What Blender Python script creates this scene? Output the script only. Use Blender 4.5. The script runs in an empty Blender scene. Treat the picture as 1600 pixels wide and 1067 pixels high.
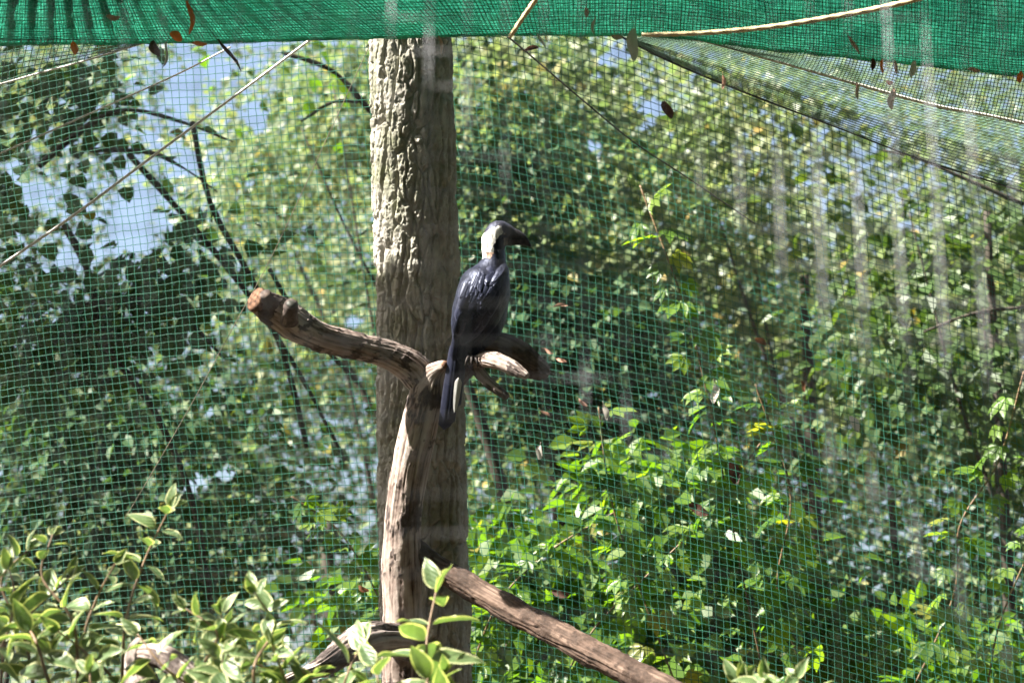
import bpy, math, random
import numpy as np
from mathutils import Vector, Matrix
from mathutils.bvhtree import BVHTree

SC = bpy.context.scene
C = SC.collection
rng = np.random.default_rng(7)
random.seed(7)

# ------------------------------------------------------------------ camera, sky, sun, exposure
PITCH = math.radians(12.0)
CAM = np.array([0.0, 0.0, 1.6])
FWD = np.array([0, math.cos(PITCH), math.sin(PITCH)])
UP = np.array([0, -math.sin(PITCH), math.cos(PITCH)])
RIGHT = np.array([1.0, 0, 0])
LENS = 88.0
K = (18.0 / LENS) / 800.0            # metres per photo pixel per metre of depth


def at(px, py, d):
    px = np.asarray(px, float); py = np.asarray(py, float); d = np.asarray(d, float)
    px, py, d = np.broadcast_arrays(px, py, d)
    return (CAM + d[..., None] * FWD + ((px - 800) * K * d)[..., None] * RIGHT
            + ((533.5 - py) * K * d)[..., None] * UP)


def to_px(p):
    q = np.asarray(p) - CAM
    d = q @ FWD
    return 800 + (q @ RIGHT) / (K * d), 533.5 - (q @ UP) / (K * d), d


cam_data = bpy.data.cameras.new('camera')
cam_data.lens = LENS
cam_data.sensor_width = 36
cam_data.clip_start = 0.05
cam_data.clip_end = 1500
cam_data.dof.use_dof = True
cam_data.dof.focus_distance = 6.68
cam_data.dof.aperture_fstop = 5.3
cam = bpy.data.objects.new('camera', cam_data)
cam.location = CAM
cam.rotation_euler = (math.radians(90) + PITCH, 0, 0)
C.objects.link(cam)
SC.camera = cam

SUN_EL = math.radians(47)
SUN_AZ = math.radians(-106)           # clockwise from +Y: from the left, slightly from the camera's side
S = np.array([math.sin(SUN_AZ) * math.cos(SUN_EL), math.cos(SUN_AZ) * math.cos(SUN_EL), math.sin(SUN_EL)])

world = bpy.data.worlds.new('World')
SC.world = world
world.use_nodes = True
wn = world.node_tree
sky = wn.nodes.new('ShaderNodeTexSky')
sky.sky_type = 'NISHITA'
sky.sun_disc = False
sky.sun_elevation = SUN_EL
sky.sun_rotation = SUN_AZ % (2 * math.pi)
sky.air_density = 1.0
sky.dust_density = 4.0
wn.links.new(sky.outputs[0], wn.nodes['Background'].inputs[0])
wn.nodes['Background'].inputs[1].default_value = 0.056

sun_data = bpy.data.lights.new('sun', 'SUN')
sun_data.energy = 5.0
sun_data.angle = math.radians(0.5)
sun_data.color = (1.0, 0.95, 0.86)
sun = bpy.data.objects.new('sun', sun_data)
sun.rotation_euler = Vector(S).to_track_quat('Z', 'Y').to_euler()
sun.location = (-20, -4, 25)
C.objects.link(sun)

SC.view_settings.view_transform = 'Standard'
SC.view_settings.look = 'None'
SC.view_settings.exposure = 2.35
SC.view_settings.gamma = 1.0
SC.view_settings.use_curve_mapping = False
SC.render.engine = 'CYCLES'
SC.cycles.max_bounces = 6
SC.cycles.diffuse_bounces = 3
SC.cycles.transmission_bounces = 4
SC.cycles.transparent_max_bounces = 6
SC.cycles.use_denoising = True
SC.cycles.caustics_reflective = False
SC.cycles.caustics_refractive = False

# ------------------------------------------------------------------ helpers


def hash3(ix, iy, iz, seed):
    h = (ix.astype(np.int64) * 374761393 + iy.astype(np.int64) * 668265263
         + iz.astype(np.int64) * 2147483647 + seed * 974711) & 0xFFFFFFFF
    h = ((h ^ (h >> 13)) * 1274126177) & 0xFFFFFFFF
    h = ((h ^ (h >> 16)) * 2246822519) & 0xFFFFFFFF
    return ((h ^ (h >> 15)) & 0xFFFFFF) / float(0xFFFFFF)


def vnoise(p, seed=0):
    """value noise, about -1..1"""
    p = np.asarray(p, float)
    i = np.floor(p).astype(np.int64)
    f = p - i
    f = f * f * (3 - 2 * f)
    out = np.zeros(p.shape[:-1])
    for dx in (0, 1):
        wx = f[..., 0] if dx else 1 - f[..., 0]
        for dy in (0, 1):
            wy = f[..., 1] if dy else 1 - f[..., 1]
            for dz in (0, 1):
                wz = f[..., 2] if dz else 1 - f[..., 2]
                out += wx * wy * wz * hash3(i[..., 0] + dx, i[..., 1] + dy, i[..., 2] + dz, seed)
    return out * 2 - 1


def fbm(p, octaves=4, seed=0, gain=0.5):
    a, s, t = 1.0, 0.0, 0.0
    for o in range(octaves):
        s = s + a * vnoise(np.asarray(p) * 2 ** o, seed + o * 17)
        t += a
        a *= gain
    return s / t


def norm(v):
    v = np.asarray(v, float)
    return v / (np.linalg.norm(v, axis=-1, keepdims=True) + 1e-12)


def new_mesh(name, verts, faces=None, mat=None, smooth=True, quads=None, tris=None):
    me = bpy.data.meshes.new(name)
    verts = np.ascontiguousarray(np.asarray(verts, np.float32).reshape(-1, 3))
    if faces is not None:
        me.from_pydata(verts.tolist(), [], [list(map(int, f)) for f in faces])
    else:
        q = np.asarray(quads, np.int32).reshape(-1, 4) if quads is not None else np.zeros((0, 4), np.int32)
        t = np.asarray(tris, np.int32).reshape(-1, 3) if tris is not None else np.zeros((0, 3), np.int32)
        me.vertices.add(len(verts))
        me.vertices.foreach_set('co', verts.ravel())
        loops = np.concatenate([q.ravel(), t.ravel()]).astype(np.int32)
        me.loops.add(len(loops))
        me.loops.foreach_set('vertex_index', loops)
        starts = np.concatenate([np.arange(len(q)) * 4, len(q) * 4 + np.arange(len(t)) * 3]).astype(np.int32)
        totals = np.concatenate([np.full(len(q), 4), np.full(len(t), 3)]).astype(np.int32)
        me.polygons.add(len(starts))
        me.polygons.foreach_set('loop_start', starts)
        me.polygons.foreach_set('loop_total', totals)
        me.update(calc_edges=True)
        me.validate()
    me.polygons.foreach_set('use_smooth', np.full(len(me.polygons), smooth))
    if mat is not None:
        me.materials.append(mat)
    return me


def link(name, me, parent=None):
    o = bpy.data.objects.new(name, me)
    C.objects.link(o)
    if parent is not None:
        o.parent = parent
    return o


def root_loc(o):
    while o.parent is not None:
        o = o.parent
    return np.array(o.location)


def put(name, parent, verts, mat, smooth=True, **kw):
    """one mesh object from world-space vertices; parent's root sits unrotated at its location"""
    v = np.asarray(verts, float).reshape(-1, 3)
    if parent is not None:
        v = v - root_loc(parent)
    return link(name, new_mesh(name, v, mat=mat, smooth=smooth, **kw), parent)


def put_origin(name, verts, mat, smooth=True, **kw):
    """a thing that is one mesh, its origin at the middle of its own geometry"""
    v = np.asarray(verts, float).reshape(-1, 3)
    c = v.mean(0)
    o = link(name, new_mesh(name, v - c, mat=mat, smooth=smooth, **kw))
    o.location = c
    return o


def tag(o, label=None, cat=None, group=None, kind=None):
    if label: o['label'] = label
    if cat: o['category'] = cat
    if group: o['group'] = group
    if kind: o['kind'] = kind
    return o


def thing(name, loc, label, cat, group=None):
    o = bpy.data.objects.new(name, None)
    o.empty_display_size = 0.1
    o.location = np.asarray(loc, float)
    C.objects.link(o)
    return tag(o, label, cat, group)


def attr(me, name, data, domain='POINT', typ='FLOAT'):
    a = me.attributes.new(name, typ, domain)
    if typ == 'FLOAT':
        a.data.foreach_set('value', np.asarray(data, np.float32).ravel())
    else:
        a.data.foreach_set('color', np.asarray(data, np.float32).ravel())


def spline(pts, n):
    """Catmull-Rom through rows of any width, n samples evenly by chord length"""
    p = np.asarray(pts, float)
    if len(p) == 2:
        t = np.linspace(0, 1, n)[:, None]
        return p[0] * (1 - t) + p[1] * t
    q = np.vstack([2 * p[0] - p[1], p, 2 * p[-1] - p[-2]])
    seg = np.linalg.norm(np.diff(p[:, :3], axis=0), axis=1)
    cum = np.concatenate([[0], np.cumsum(seg)])
    s = np.linspace(0, cum[-1], n)
    i = np.clip(np.searchsorted(cum, s, side='right') - 1, 0, len(p) - 2)
    t = ((s - cum[i]) / (seg[i] + 1e-12))[:, None]
    a, b, c, d = q[i], q[i + 1], q[i + 2], q[i + 3]
    return 0.5 * (2 * b + (c - a) * t + (2 * a - 5 * b + 4 * c - d) * t ** 2 + (3 * b - a - 3 * c + d) * t ** 3)


def frames(p):
    t = norm(np.gradient(p, axis=0))
    ref = np.array([0, 1.0, 0]) if abs(t[0][1]) < 0.9 else np.array([1.0, 0, 0])
    a = np.zeros_like(p)
    u = norm(ref - t[0] * (ref @ t[0]))
    for i in range(len(p)):
        u = u - t[i] * (u @ t[i])
        u = u / (np.linalg.norm(u) + 1e-12)
        a[i] = u
    return t, a, np.cross(t, a)


def tube(p, r, sides=8, bump=None, cap=True):
    """p (n,3), r (n,) or scalar -> verts, faces; bump(world_pos, theta, s) -> radial offset"""
    p = np.asarray(p, float)
    n = len(p)
    r = np.broadcast_to(np.asarray(r, float), (n,))
    t, a, b = frames(p)
    th = np.arange(sides) / sides * 2 * math.pi
    dirs = a[:, None, :] * np.cos(th)[None, :, None] + b[:, None, :] * np.sin(th)[None, :, None]
    v = p[:, None, :] + dirs * r[:, None, None]
    if bump is not None:
        s = np.concatenate([[0], np.cumsum(np.linalg.norm(np.diff(p, axis=0), axis=1))])
        off = bump(v, np.broadcast_to(th[None, :], (n, sides)), np.broadcast_to(s[:, None], (n, sides)))
        v = v + dirs * off[..., None]
    v = v.reshape(-1, 3)
    i = np.arange(n - 1)[:, None] * sides
    j = np.arange(sides)[None, :]
    k = (j + 1) % sides
    q = np.stack([i + j, i + k, i + sides + k, i + sides + j], -1).reshape(-1, 4)
    tris = np.zeros((0, 3), int)
    if cap:
        c0, c1 = len(v), len(v) + 1
        v = np.vstack([v, v[:sides].mean(0), v[-sides - 0:].mean(0) if sides == 0 else v[(n - 1) * sides:n * sides].mean(0)])
        jj = np.arange(sides); kk = (jj + 1) % sides
        tris = np.vstack([np.stack([kk, jj, np.full(sides, c0)], -1),
                          np.stack([(n - 1) * sides + jj, (n - 1) * sides + kk, np.full(sides, c1)], -1)])
    return v, q, tris


def join(parts):
    vs, qs, ts, o = [], [], [], 0
    for v, q, t in parts:
        vs.append(v); qs.append(np.asarray(q, int).reshape(-1, 4) + o); ts.append(np.asarray(t, int).reshape(-1, 3) + o)
        o += len(v)
    return np.vstack(vs), np.vstack(qs), np.vstack(ts)


def put_tube(name, parent, p, r, mat, sides=8, bump=None, origin=False):
    v, q, t = tube(p, r, sides, bump)
    if origin:
        return put_origin(name, v, mat, quads=q, tris=t)
    return put(name, parent, v, mat, quads=q, tris=t)


def path(rows, n):
    """rows of (px, py, D, r_px) -> world points and radii in metres"""
    s = spline([(a, b, c * 100, d) for a, b, c, d in rows], n)
    d = s[:, 2] / 100
    return at(s[:, 0], s[:, 1], d), s[:, 3] * K * d


def matrix(pos, d, nrm, scale=1.0):
    """columns: x = side, y = along d, z = normal"""
    y = norm(d); z = nrm - y * (nrm @ y); z = norm(z); x = np.cross(y, z)
    m = Matrix.Identity(4)
    for i in range(3):
        m[i][0], m[i][1], m[i][2], m[i][3] = x[i] * scale, y[i] * scale, z[i] * scale, pos[i]
    return m


# ------------------------------------------------------------------ materials


def material(name):
    m = bpy.data.materials.new(name)
    m.use_nodes = True
    nt = m.node_tree
    bsdf = nt.nodes['Principled BSDF']
    return m, nt, bsdf


def N(nt, typ, **kw):
    n = nt.nodes.new(typ)
    for k, v in kw.items():
        if k in ('data_type', 'blend_type', 'attribute_name', 'noise_dimensions', 'feature', 'distance', 'operation', 'interpolation_type', 'wave_type', 'bands_direction'):
            setattr(n, k, v)
        else:
            n.inputs[k].default_value = v
    return n


def ramp(nt, fac, stops):
    r = nt.nodes.new('ShaderNodeValToRGB')
    el = r.color_ramp.elements
    while len(el) < len(stops):
        el.new(0.5)
    for e, (p, c) in zip(el, stops):
        e.position = p
        e.color = (*c, 1)
    nt.links.new(fac, r.inputs['Fac'])
    return r.outputs['Color']


def mixrgb(nt, fac, a, b, blend='MIX'):
    n = nt.nodes.new('ShaderNodeMix')
    n.data_type = 'RGBA'
    n.blend_type = blend
    for sock, val in ((n.inputs[0], fac), (n.inputs[6], a), (n.inputs[7], b)):
        if hasattr(val, 'is_linked') or isinstance(val, bpy.types.NodeSocket):
            nt.links.new(val, sock)
        else:
            sock.default_value = val if isinstance(val, float) else (*val, 1)
    return n.outputs[2]


def foliage_mat(name, stops, rough=0.42, trans=0.4, warm=(1.25, 1.3, 0.45), spec=0.5):
    m, nt, b = material(name)
    a = N(nt, 'ShaderNodeAttribute', attribute_name='tint')
    col = ramp(nt, a.outputs['Fac'], stops)
    nt.links.new(col, b.inputs['Base Color'])
    b.inputs['Roughness'].default_value = rough
    b.inputs['Specular IOR Level'].default_value = spec
    tr = nt.nodes.new('ShaderNodeBsdfTranslucent')
    nt.links.new(mixrgb(nt, 1.0, col, warm, 'MULTIPLY'), tr.inputs['Color'])
    mx = nt.nodes.new('ShaderNodeMixShader')
    mx.inputs[0].default_value = trans
    nt.links.new(b.outputs[0], mx.inputs[1])
    nt.links.new(tr.outputs[0], mx.inputs[2])
    nt.links.new(mx.outputs[0], nt.nodes['Material Output'].inputs['Surface'])
    return m


def wood_mat(name, stops, scale=(30, 30, 30), rough=0.8, bump=0.4, spots=None, coord='Object', detail=8):
    m, nt, b = material(name)
    tc = nt.nodes.new('ShaderNodeTexCoord')
    mp = nt.nodes.new('ShaderNodeMapping')
    mp.inputs['Scale'].default_value = scale
    nt.links.new(tc.outputs[coord], mp.inputs[0])
    n1 = N(nt, 'ShaderNodeTexNoise', Scale=1.0, Detail=float(detail), Roughness=0.65, Distortion=0.6)
    nt.links.new(mp.outputs[0], n1.inputs['Vector'])
    col = ramp(nt, n1.outputs['Fac'], stops)
    if spots:
        n2 = N(nt, 'ShaderNodeTexNoise', Scale=spots[0], Detail=4.0, Roughness=0.6)
        nt.links.new(tc.outputs[coord], n2.inputs['Vector'])
        f = ramp(nt, n2.outputs['Fac'], [(spots[1], (0, 0, 0)), (spots[2], (1, 1, 1))])
        col = mixrgb(nt, f, col, spots[3])
    nt.links.new(col, b.inputs['Base Color'])
    b.inputs['Roughness'].default_value = rough
    b.inputs['Specular IOR Level'].default_value = 0.25
    bp = nt.nodes.new('ShaderNodeBump')
    bp.inputs['Strength'].default_value = bump
    bp.inputs['Distance'].default_value = 0.004
    nt.links.new(n1.outputs['Fac'], bp.inputs['Height'])
    nt.links.new(bp.outputs[0], b.inputs['Normal'])
    return m


def plain_mat(name, col, rough=0.6, spec=0.4, var=0.25, scale=40.0, metallic=0.0, trans=0.0):
    m, nt, b = material(name)
    tc = nt.nodes.new('ShaderNodeTexCoord')
    n1 = N(nt, 'ShaderNodeTexNoise', Scale=scale, Detail=5.0, Roughness=0.6)
    nt.links.new(tc.outputs['Object'], n1.inputs['Vector'])
    lo = tuple(c * (1 - var) for c in col)
    hi = tuple(min(1, c * (1 + var)) for c in col)
    c = ramp(nt, n1.outputs['Fac'], [(0.3, lo), (0.7, hi)])
    nt.links.new(c, b.inputs['Base Color'])
    b.inputs['Roughness'].default_value = rough
    b.inputs['Specular IOR Level'].default_value = spec
    b.inputs['Metallic'].default_value = metallic
    if trans:
        tr = nt.nodes.new('ShaderNodeBsdfTranslucent')
        nt.links.new(c, tr.inputs['Color'])
        mx = nt.nodes.new('ShaderNodeMixShader')
        mx.inputs[0].default_value = trans
        nt.links.new(b.outputs[0], mx.inputs[1]); nt.links.new(tr.outputs[0], mx.inputs[2])
        nt.links.new(mx.outputs[0], nt.nodes['Material Output'].inputs['Surface'])
    return m


M = {}
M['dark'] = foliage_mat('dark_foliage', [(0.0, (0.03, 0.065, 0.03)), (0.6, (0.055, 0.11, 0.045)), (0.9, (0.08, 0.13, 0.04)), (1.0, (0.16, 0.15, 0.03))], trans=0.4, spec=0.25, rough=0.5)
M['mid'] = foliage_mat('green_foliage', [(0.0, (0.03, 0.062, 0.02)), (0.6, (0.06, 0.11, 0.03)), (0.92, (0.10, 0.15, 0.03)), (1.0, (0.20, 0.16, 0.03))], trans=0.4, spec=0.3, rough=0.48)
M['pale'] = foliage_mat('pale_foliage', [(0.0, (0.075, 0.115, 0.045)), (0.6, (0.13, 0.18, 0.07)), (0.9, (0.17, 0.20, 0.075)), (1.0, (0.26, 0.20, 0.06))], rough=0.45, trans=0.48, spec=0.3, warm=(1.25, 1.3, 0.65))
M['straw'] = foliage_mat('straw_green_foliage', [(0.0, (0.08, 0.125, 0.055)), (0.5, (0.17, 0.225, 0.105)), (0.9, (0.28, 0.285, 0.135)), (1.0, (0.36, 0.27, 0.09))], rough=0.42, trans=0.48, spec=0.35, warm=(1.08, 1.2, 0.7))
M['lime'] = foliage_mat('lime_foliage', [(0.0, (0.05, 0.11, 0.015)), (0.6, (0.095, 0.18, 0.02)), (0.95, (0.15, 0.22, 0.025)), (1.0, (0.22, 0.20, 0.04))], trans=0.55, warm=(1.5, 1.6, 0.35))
M['branch'] = wood_mat('dark_branch_bark', [(0.3, (0.025, 0.022, 0.016)), (0.7, (0.07, 0.06, 0.045))], scale=(20, 20, 5))
def deadwood_mat(name, stops, barks):
    m, nt, b = material(name)
    tc = nt.nodes.new('ShaderNodeTexCoord')
    a = N(nt, 'ShaderNodeAttribute', attribute_name='grain')
    c = N(nt, 'ShaderNodeAttribute', attribute_name='scrap')
    n1 = N(nt, 'ShaderNodeTexNoise', Scale=70.0, Detail=7.0, Roughness=0.7)
    nt.links.new(tc.outputs['Object'], n1.inputs['Vector'])
    n2 = N(nt, 'ShaderNodeTexNoise', Scale=6.0, Detail=5.0, Roughness=0.6)
    nt.links.new(tc.outputs['Object'], n2.inputs['Vector'])
    ma = N(nt, 'ShaderNodeMath', operation='MULTIPLY_ADD')
    nt.links.new(n1.outputs['Fac'], ma.inputs[0]); ma.inputs[1].default_value = 0.35
    nt.links.new(a.outputs['Fac'], ma.inputs[2])
    sb = N(nt, 'ShaderNodeMath', operation='SUBTRACT')
    nt.links.new(ma.outputs[0], sb.inputs[0]); sb.inputs[1].default_value = 0.17
    col = ramp(nt, sb.outputs[0], stops)
    col = mixrgb(nt, ramp(nt, n2.outputs['Fac'], [(0.45, (0, 0, 0)), (0.7, (0.55, 0.55, 0.55))]), col, (0.20, 0.13, 0.10))
    dark = ramp(nt, n1.outputs['Fac'], barks)
    nt.links.new(mixrgb(nt, c.outputs['Fac'], col, dark), b.inputs['Base Color'])
    b.inputs['Roughness'].default_value = 0.8
    b.inputs['Specular IOR Level'].default_value = 0.22
    bp = nt.nodes.new('ShaderNodeBump'); bp.inputs['Strength'].default_value = 0.7; bp.inputs['Distance'].default_value = 0.003
    nt.links.new(n1.outputs['Fac'], bp.inputs['Height']); nt.links.new(bp.outputs[0], b.inputs['Normal'])
    return m


BK = [(0.3, (0.04, 0.03, 0.027)), (0.55, (0.10, 0.078, 0.07)), (0.75, (0.19, 0.155, 0.14))]
M['deadwood'] = deadwood_mat('weathered_dead_wood', [(0.1, (0.07, 0.045, 0.035)), (0.38, (0.28, 0.215, 0.185)), (0.58, (0.42, 0.345, 0.30)), (0.85, (0.54, 0.47, 0.42))], BK)
M['shade_darkbark'] = deadwood_mat('dark_bark_with_shade', [(0.1, (0.03, 0.02, 0.015)), (0.5, (0.12, 0.078, 0.058)), (0.85, (0.24, 0.17, 0.13))], [(0.3, (0.03, 0.019, 0.014)), (0.55, (0.085, 0.055, 0.041)), (0.8, (0.17, 0.115, 0.088))])  # dark bark, toned darker to stand for shade on the right limb
M['armwood'] = deadwood_mat('dead_limb_wood', [(0.1, (0.05, 0.037, 0.03)), (0.38, (0.29, 0.235, 0.21)), (0.58, (0.46, 0.39, 0.355)), (0.85, (0.60, 0.53, 0.49))], BK)
M['roughbark'] = deadwood_mat('rough_limb_bark', [(0.1, (0.03, 0.022, 0.018)), (0.4, (0.10, 0.072, 0.058)), (0.6, (0.18, 0.135, 0.11)), (0.85, (0.30, 0.24, 0.20))], BK)
M['cutwood'] = wood_mat('cut_wood_end', [(0.35, (0.045, 0.022, 0.013)), (0.52, (0.14, 0.07, 0.04)), (0.70, (0.27, 0.155, 0.09))], scale=(75, 75, 75), bump=0.3)
M['soil'] = wood_mat('leaf_litter_soil', [(0.3, (0.035, 0.026, 0.016)), (0.55, (0.08, 0.06, 0.035)), (0.8, (0.06, 0.08, 0.03))], scale=(3, 3, 3), bump=0.8)
M['net'] = plain_mat('green_net_cord', (0.032, 0.145, 0.095), rough=0.5, spec=0.25, var=0.25, scale=12, trans=0.15)
M['netcloth'] = plain_mat('bunched_green_cord', (0.12, 0.52, 0.37), rough=0.4, spec=0.5, var=0.5, scale=14, trans=0.5)
M['netdark'] = plain_mat('dark_green_net_cord', (0.022, 0.10, 0.06), rough=0.4, spec=0.5, var=0.4, scale=20, trans=0.1)
M['netpale'] = plain_mat('pale_net_cord', (0.12, 0.21, 0.15), rough=0.45, spec=0.5, var=0.35, scale=30)  # paler green than the wall's cords
M['rope_white'] = plain_mat('white_rope', (0.72, 0.69, 0.63), var=0.2, scale=120)
M['rope_tan'] = plain_mat('tan_rope', (0.66, 0.54, 0.32), var=0.25, scale=90)
M['cord_tan'] = plain_mat('faded_tan_cord', (0.16, 0.13, 0.085), var=0.3, scale=90)
M['rope_dark'] = plain_mat('dark_cord', (0.05, 0.05, 0.04), var=0.4, scale=80)
M['wire'] = plain_mat('galvanised_wire', (0.46, 0.46, 0.50), rough=0.5, spec=0.5, var=0.15, scale=60)
M['dry_orange'] = plain_mat('orange_dry_leaf', (0.70, 0.17, 0.045), var=0.4, scale=90, trans=0.65)
M['dry_rust'] = plain_mat('rusty_dry_leaf', (0.20, 0.085, 0.035), var=0.5, scale=90, trans=0.3)
M['dry_pink'] = plain_mat('pinkish_dry_leaf', (0.50, 0.28, 0.2), var=0.35, scale=90, trans=0.3)
M['dry_white'] = plain_mat('pale_dry_leaf', (0.6, 0.54, 0.47), var=0.3, scale=60, trans=0.3)
M['dry_brown'] = plain_mat('dark_brown_dry_leaf', (0.085, 0.035, 0.022), var=0.5, scale=60, trans=0.2)
M['stem'] = plain_mat('reddish_green_stem', (0.20, 0.13, 0.075), var=0.35, scale=60)
M['vine_stem'] = plain_mat('vine_stem', (0.16, 0.10, 0.05), var=0.35, scale=60)

# bark of the living tree: height attribute only drives lichen on the plates, moss by its own noise
m, nt, b = material('furrowed_bark')
tc = nt.nodes.new('ShaderNodeTexCoord')
n1 = N(nt, 'ShaderNodeTexNoise', Scale=22.0, Detail=9.0, Roughness=0.7)
nt.links.new(tc.outputs['Object'], n1.inputs['Vector'])
col = ramp(nt, n1.outputs['Fac'], [(0.25, (0.20, 0.185, 0.155)), (0.5, (0.38, 0.36, 0.32)), (0.75, (0.54, 0.52, 0.475))])
n2 = N(nt, 'ShaderNodeTexNoise', Scale=5.0, Detail=6.0, Roughness=0.65)
nt.links.new(tc.outputs['Object'], n2.inputs['Vector'])
f = ramp(nt, n2.outputs['Fac'], [(0.45, (0, 0, 0)), (0.68, (0.85, 0.85, 0.85))])
col = mixrgb(nt, f, col, (0.14, 0.155, 0.075))
nt.links.new(col, b.inputs['Base Color'])
b.inputs['Roughness'].default_value = 0.9
b.inputs['Specular IOR Level'].default_value = 0.15
bp = nt.nodes.new('ShaderNodeBump')
bp.inputs['Strength'].default_value = 0.5
bp.inputs['Distance'].default_value = 0.004
n3 = N(nt, 'ShaderNodeTexNoise', Scale=110.0, Detail=5.0, Roughness=0.6)
nt.links.new(tc.outputs['Object'], n3.inputs['Vector'])
nt.links.new(n3.outputs['Fac'], bp.inputs['Height'])
nt.links.new(bp.outputs[0], b.inputs['Normal'])
M['bark'] = m

# shade cloth of the roof: woven green sheet
m, nt, b = material('green_shade_cloth')
tc = nt.nodes.new('ShaderNodeTexCoord')
vo = N(nt, 'ShaderNodeTexVoronoi', Scale=95.0)
nt.links.new(tc.outputs['Object'], vo.inputs['Vector'])
n1 = N(nt, 'ShaderNodeTexNoise', Scale=9.0, Detail=5.0)
nt.links.new(tc.outputs['Object'], n1.inputs['Vector'])
c1 = ramp(nt, n1.outputs['Fac'], [(0.3, (0.011, 0.165, 0.10)), (0.7, (0.04, 0.30, 0.19))])
c2 = mixrgb(nt, ramp(nt, vo.outputs['Distance'], [(0.1, (0.0, 0.0, 0.0)), (0.6, (0.7, 0.7, 0.7))]), c1, (0.008, 0.07, 0.045))
nt.links.new(c2, b.inputs['Base Color'])
b.inputs['Roughness'].default_value = 0.55
tr = nt.nodes.new('ShaderNodeBsdfTranslucent')
nt.links.new(c2, tr.inputs['Color'])
mx = nt.nodes.new('ShaderNodeMixShader'); mx.inputs[0].default_value = 0.55
nt.links.new(b.outputs[0], mx.inputs[1]); nt.links.new(tr.outputs[0], mx.inputs[2])
nt.links.new(mx.outputs[0], nt.nodes['Material Output'].inputs['Surface'])
bp = nt.nodes.new('ShaderNodeBump'); bp.inputs['Strength'].default_value = 0.7; bp.inputs['Distance'].default_value = 0.003
nt.links.new(vo.outputs['Distance'], bp.inputs['Height']); nt.links.new(bp.outputs[0], b.inputs['Normal'])
M['cloth'] = m

# variegated leaf: green middle, cream margin, by the leaf's own 'margin' attribute
m, nt, b = material('variegated_leaf')
a = N(nt, 'ShaderNodeAttribute', attribute_name='margin')
tc = nt.nodes.new('ShaderNodeTexCoord')
oi = nt.nodes.new('ShaderNodeObjectInfo')
nz = N(nt, 'ShaderNodeTexNoise', Scale=5.0, Detail=4.0)
nt.links.new(tc.outputs['Object'], nz.inputs['Vector'])
ad = N(nt, 'ShaderNodeMath', operation='MULTIPLY_ADD')
nt.links.new(nz.outputs['Fac'], ad.inputs[0]); ad.inputs[1].default_value = 0.5
nt.links.new(a.outputs['Fac'], ad.inputs[2])
f = ramp(nt, ad.outputs[0], [(0.70, (0, 0, 0)), (0.82, (1, 1, 1))])
g = mixrgb(nt, oi.outputs['Random'], (0.085, 0.15, 0.06), (0.14, 0.21, 0.075))
g = mixrgb(nt, ramp(nt, nz.outputs['Fac'], [(0.4, (0, 0, 0)), (0.65, (0.5, 0.5, 0.5))]), g, (0.19, 0.27, 0.12))
col = mixrgb(nt, f, g, (0.58, 0.60, 0.32))
nt.links.new(col, b.inputs['Base Color'])
b.inputs['Roughness'].default_value = 0.42
tr = nt.nodes.new('ShaderNodeBsdfTranslucent')
nt.links.new(mixrgb(nt, 1.0, col, (1.1, 1.2, 0.5), 'MULTIPLY'), tr.inputs['Color'])
mx = nt.nodes.new('ShaderNodeMixShader'); mx.inputs[0].default_value = 0.4
nt.links.new(b.outputs[0], mx.inputs[1]); nt.links.new(tr.outputs[0], mx.inputs[2])
nt.links.new(mx.outputs[0], nt.nodes['Material Output'].inputs['Surface'])
vw = N(nt, 'ShaderNodeTexWave', Scale=4.0, Distortion=1.5, wave_type='BANDS', bands_direction='DIAGONAL')
nt.links.new(tc.outputs['Object'], vw.inputs['Vector'])
bp = nt.nodes.new('ShaderNodeBump'); bp.inputs['Strength'].default_value = 0.25; bp.inputs['Distance'].default_value = 0.003
nt.links.new(vw.outputs['Fac'], bp.inputs['Height']); nt.links.new(bp.outputs[0], b.inputs['Normal'])
M['variegated'] = m

# creeper leaf, tint per object
m, nt, b = material('creeper_leaf')
oi = nt.nodes.new('ShaderNodeObjectInfo')
col = ramp(nt, oi.outputs['Random'], [(0.0, (0.055, 0.12, 0.02)), (0.5, (0.10, 0.19, 0.022)), (0.9, (0.15, 0.23, 0.03)), (1.0, (0.25, 0.22, 0.06))])
nt.links.new(col, b.inputs['Base Color'])
b.inputs['Roughness'].default_value = 0.4
tr = nt.nodes.new('ShaderNodeBsdfTranslucent')
nt.links.new(mixrgb(nt, 1.0, col, (1.7, 1.8, 0.4), 'MULTIPLY'), tr.inputs['Color'])
mx = nt.nodes.new('ShaderNodeMixShader'); mx.inputs[0].default_value = 0.55
nt.links.new(b.outputs[0], mx.inputs[1]); nt.links.new(tr.outputs[0], mx.inputs[2])
nt.links.new(mx.outputs[0], nt.nodes['Material Output'].inputs['Surface'])
M['creeper'] = m

# plumage
m, nt, b = material('plumage')
a = N(nt, 'ShaderNodeAttribute', attribute_name='Col')
tc = nt.nodes.new('ShaderNodeTexCoord')
mp = nt.nodes.new('ShaderNodeMapping'); mp.inputs['Scale'].default_value = (160, 160, 45)
nt.links.new(tc.outputs['Object'], mp.inputs[0])
nz = N(nt, 'ShaderNodeTexNoise', Scale=1.0, Detail=6.0, Roughness=0.65)
nt.links.new(mp.outputs[0], nz.inputs['Vector'])
col = mixrgb(nt, 1.0, a.outputs['Color'], ramp(nt, nz.outputs['Fac'], [(0.36, (0.35, 0.35, 0.35)), (0.62, (1.45, 1.45, 1.45))]), 'MULTIPLY')
nt.links.new(col, b.inputs['Base Color'])
b.inputs['Roughness'].default_value = 0.52
b.inputs['Specular IOR Level'].default_value = 0.35
b.inputs['Specular Tint'].default_value = (0.6, 0.68, 1.0, 1)
b.inputs['Sheen Weight'].default_value = 0.04
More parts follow.
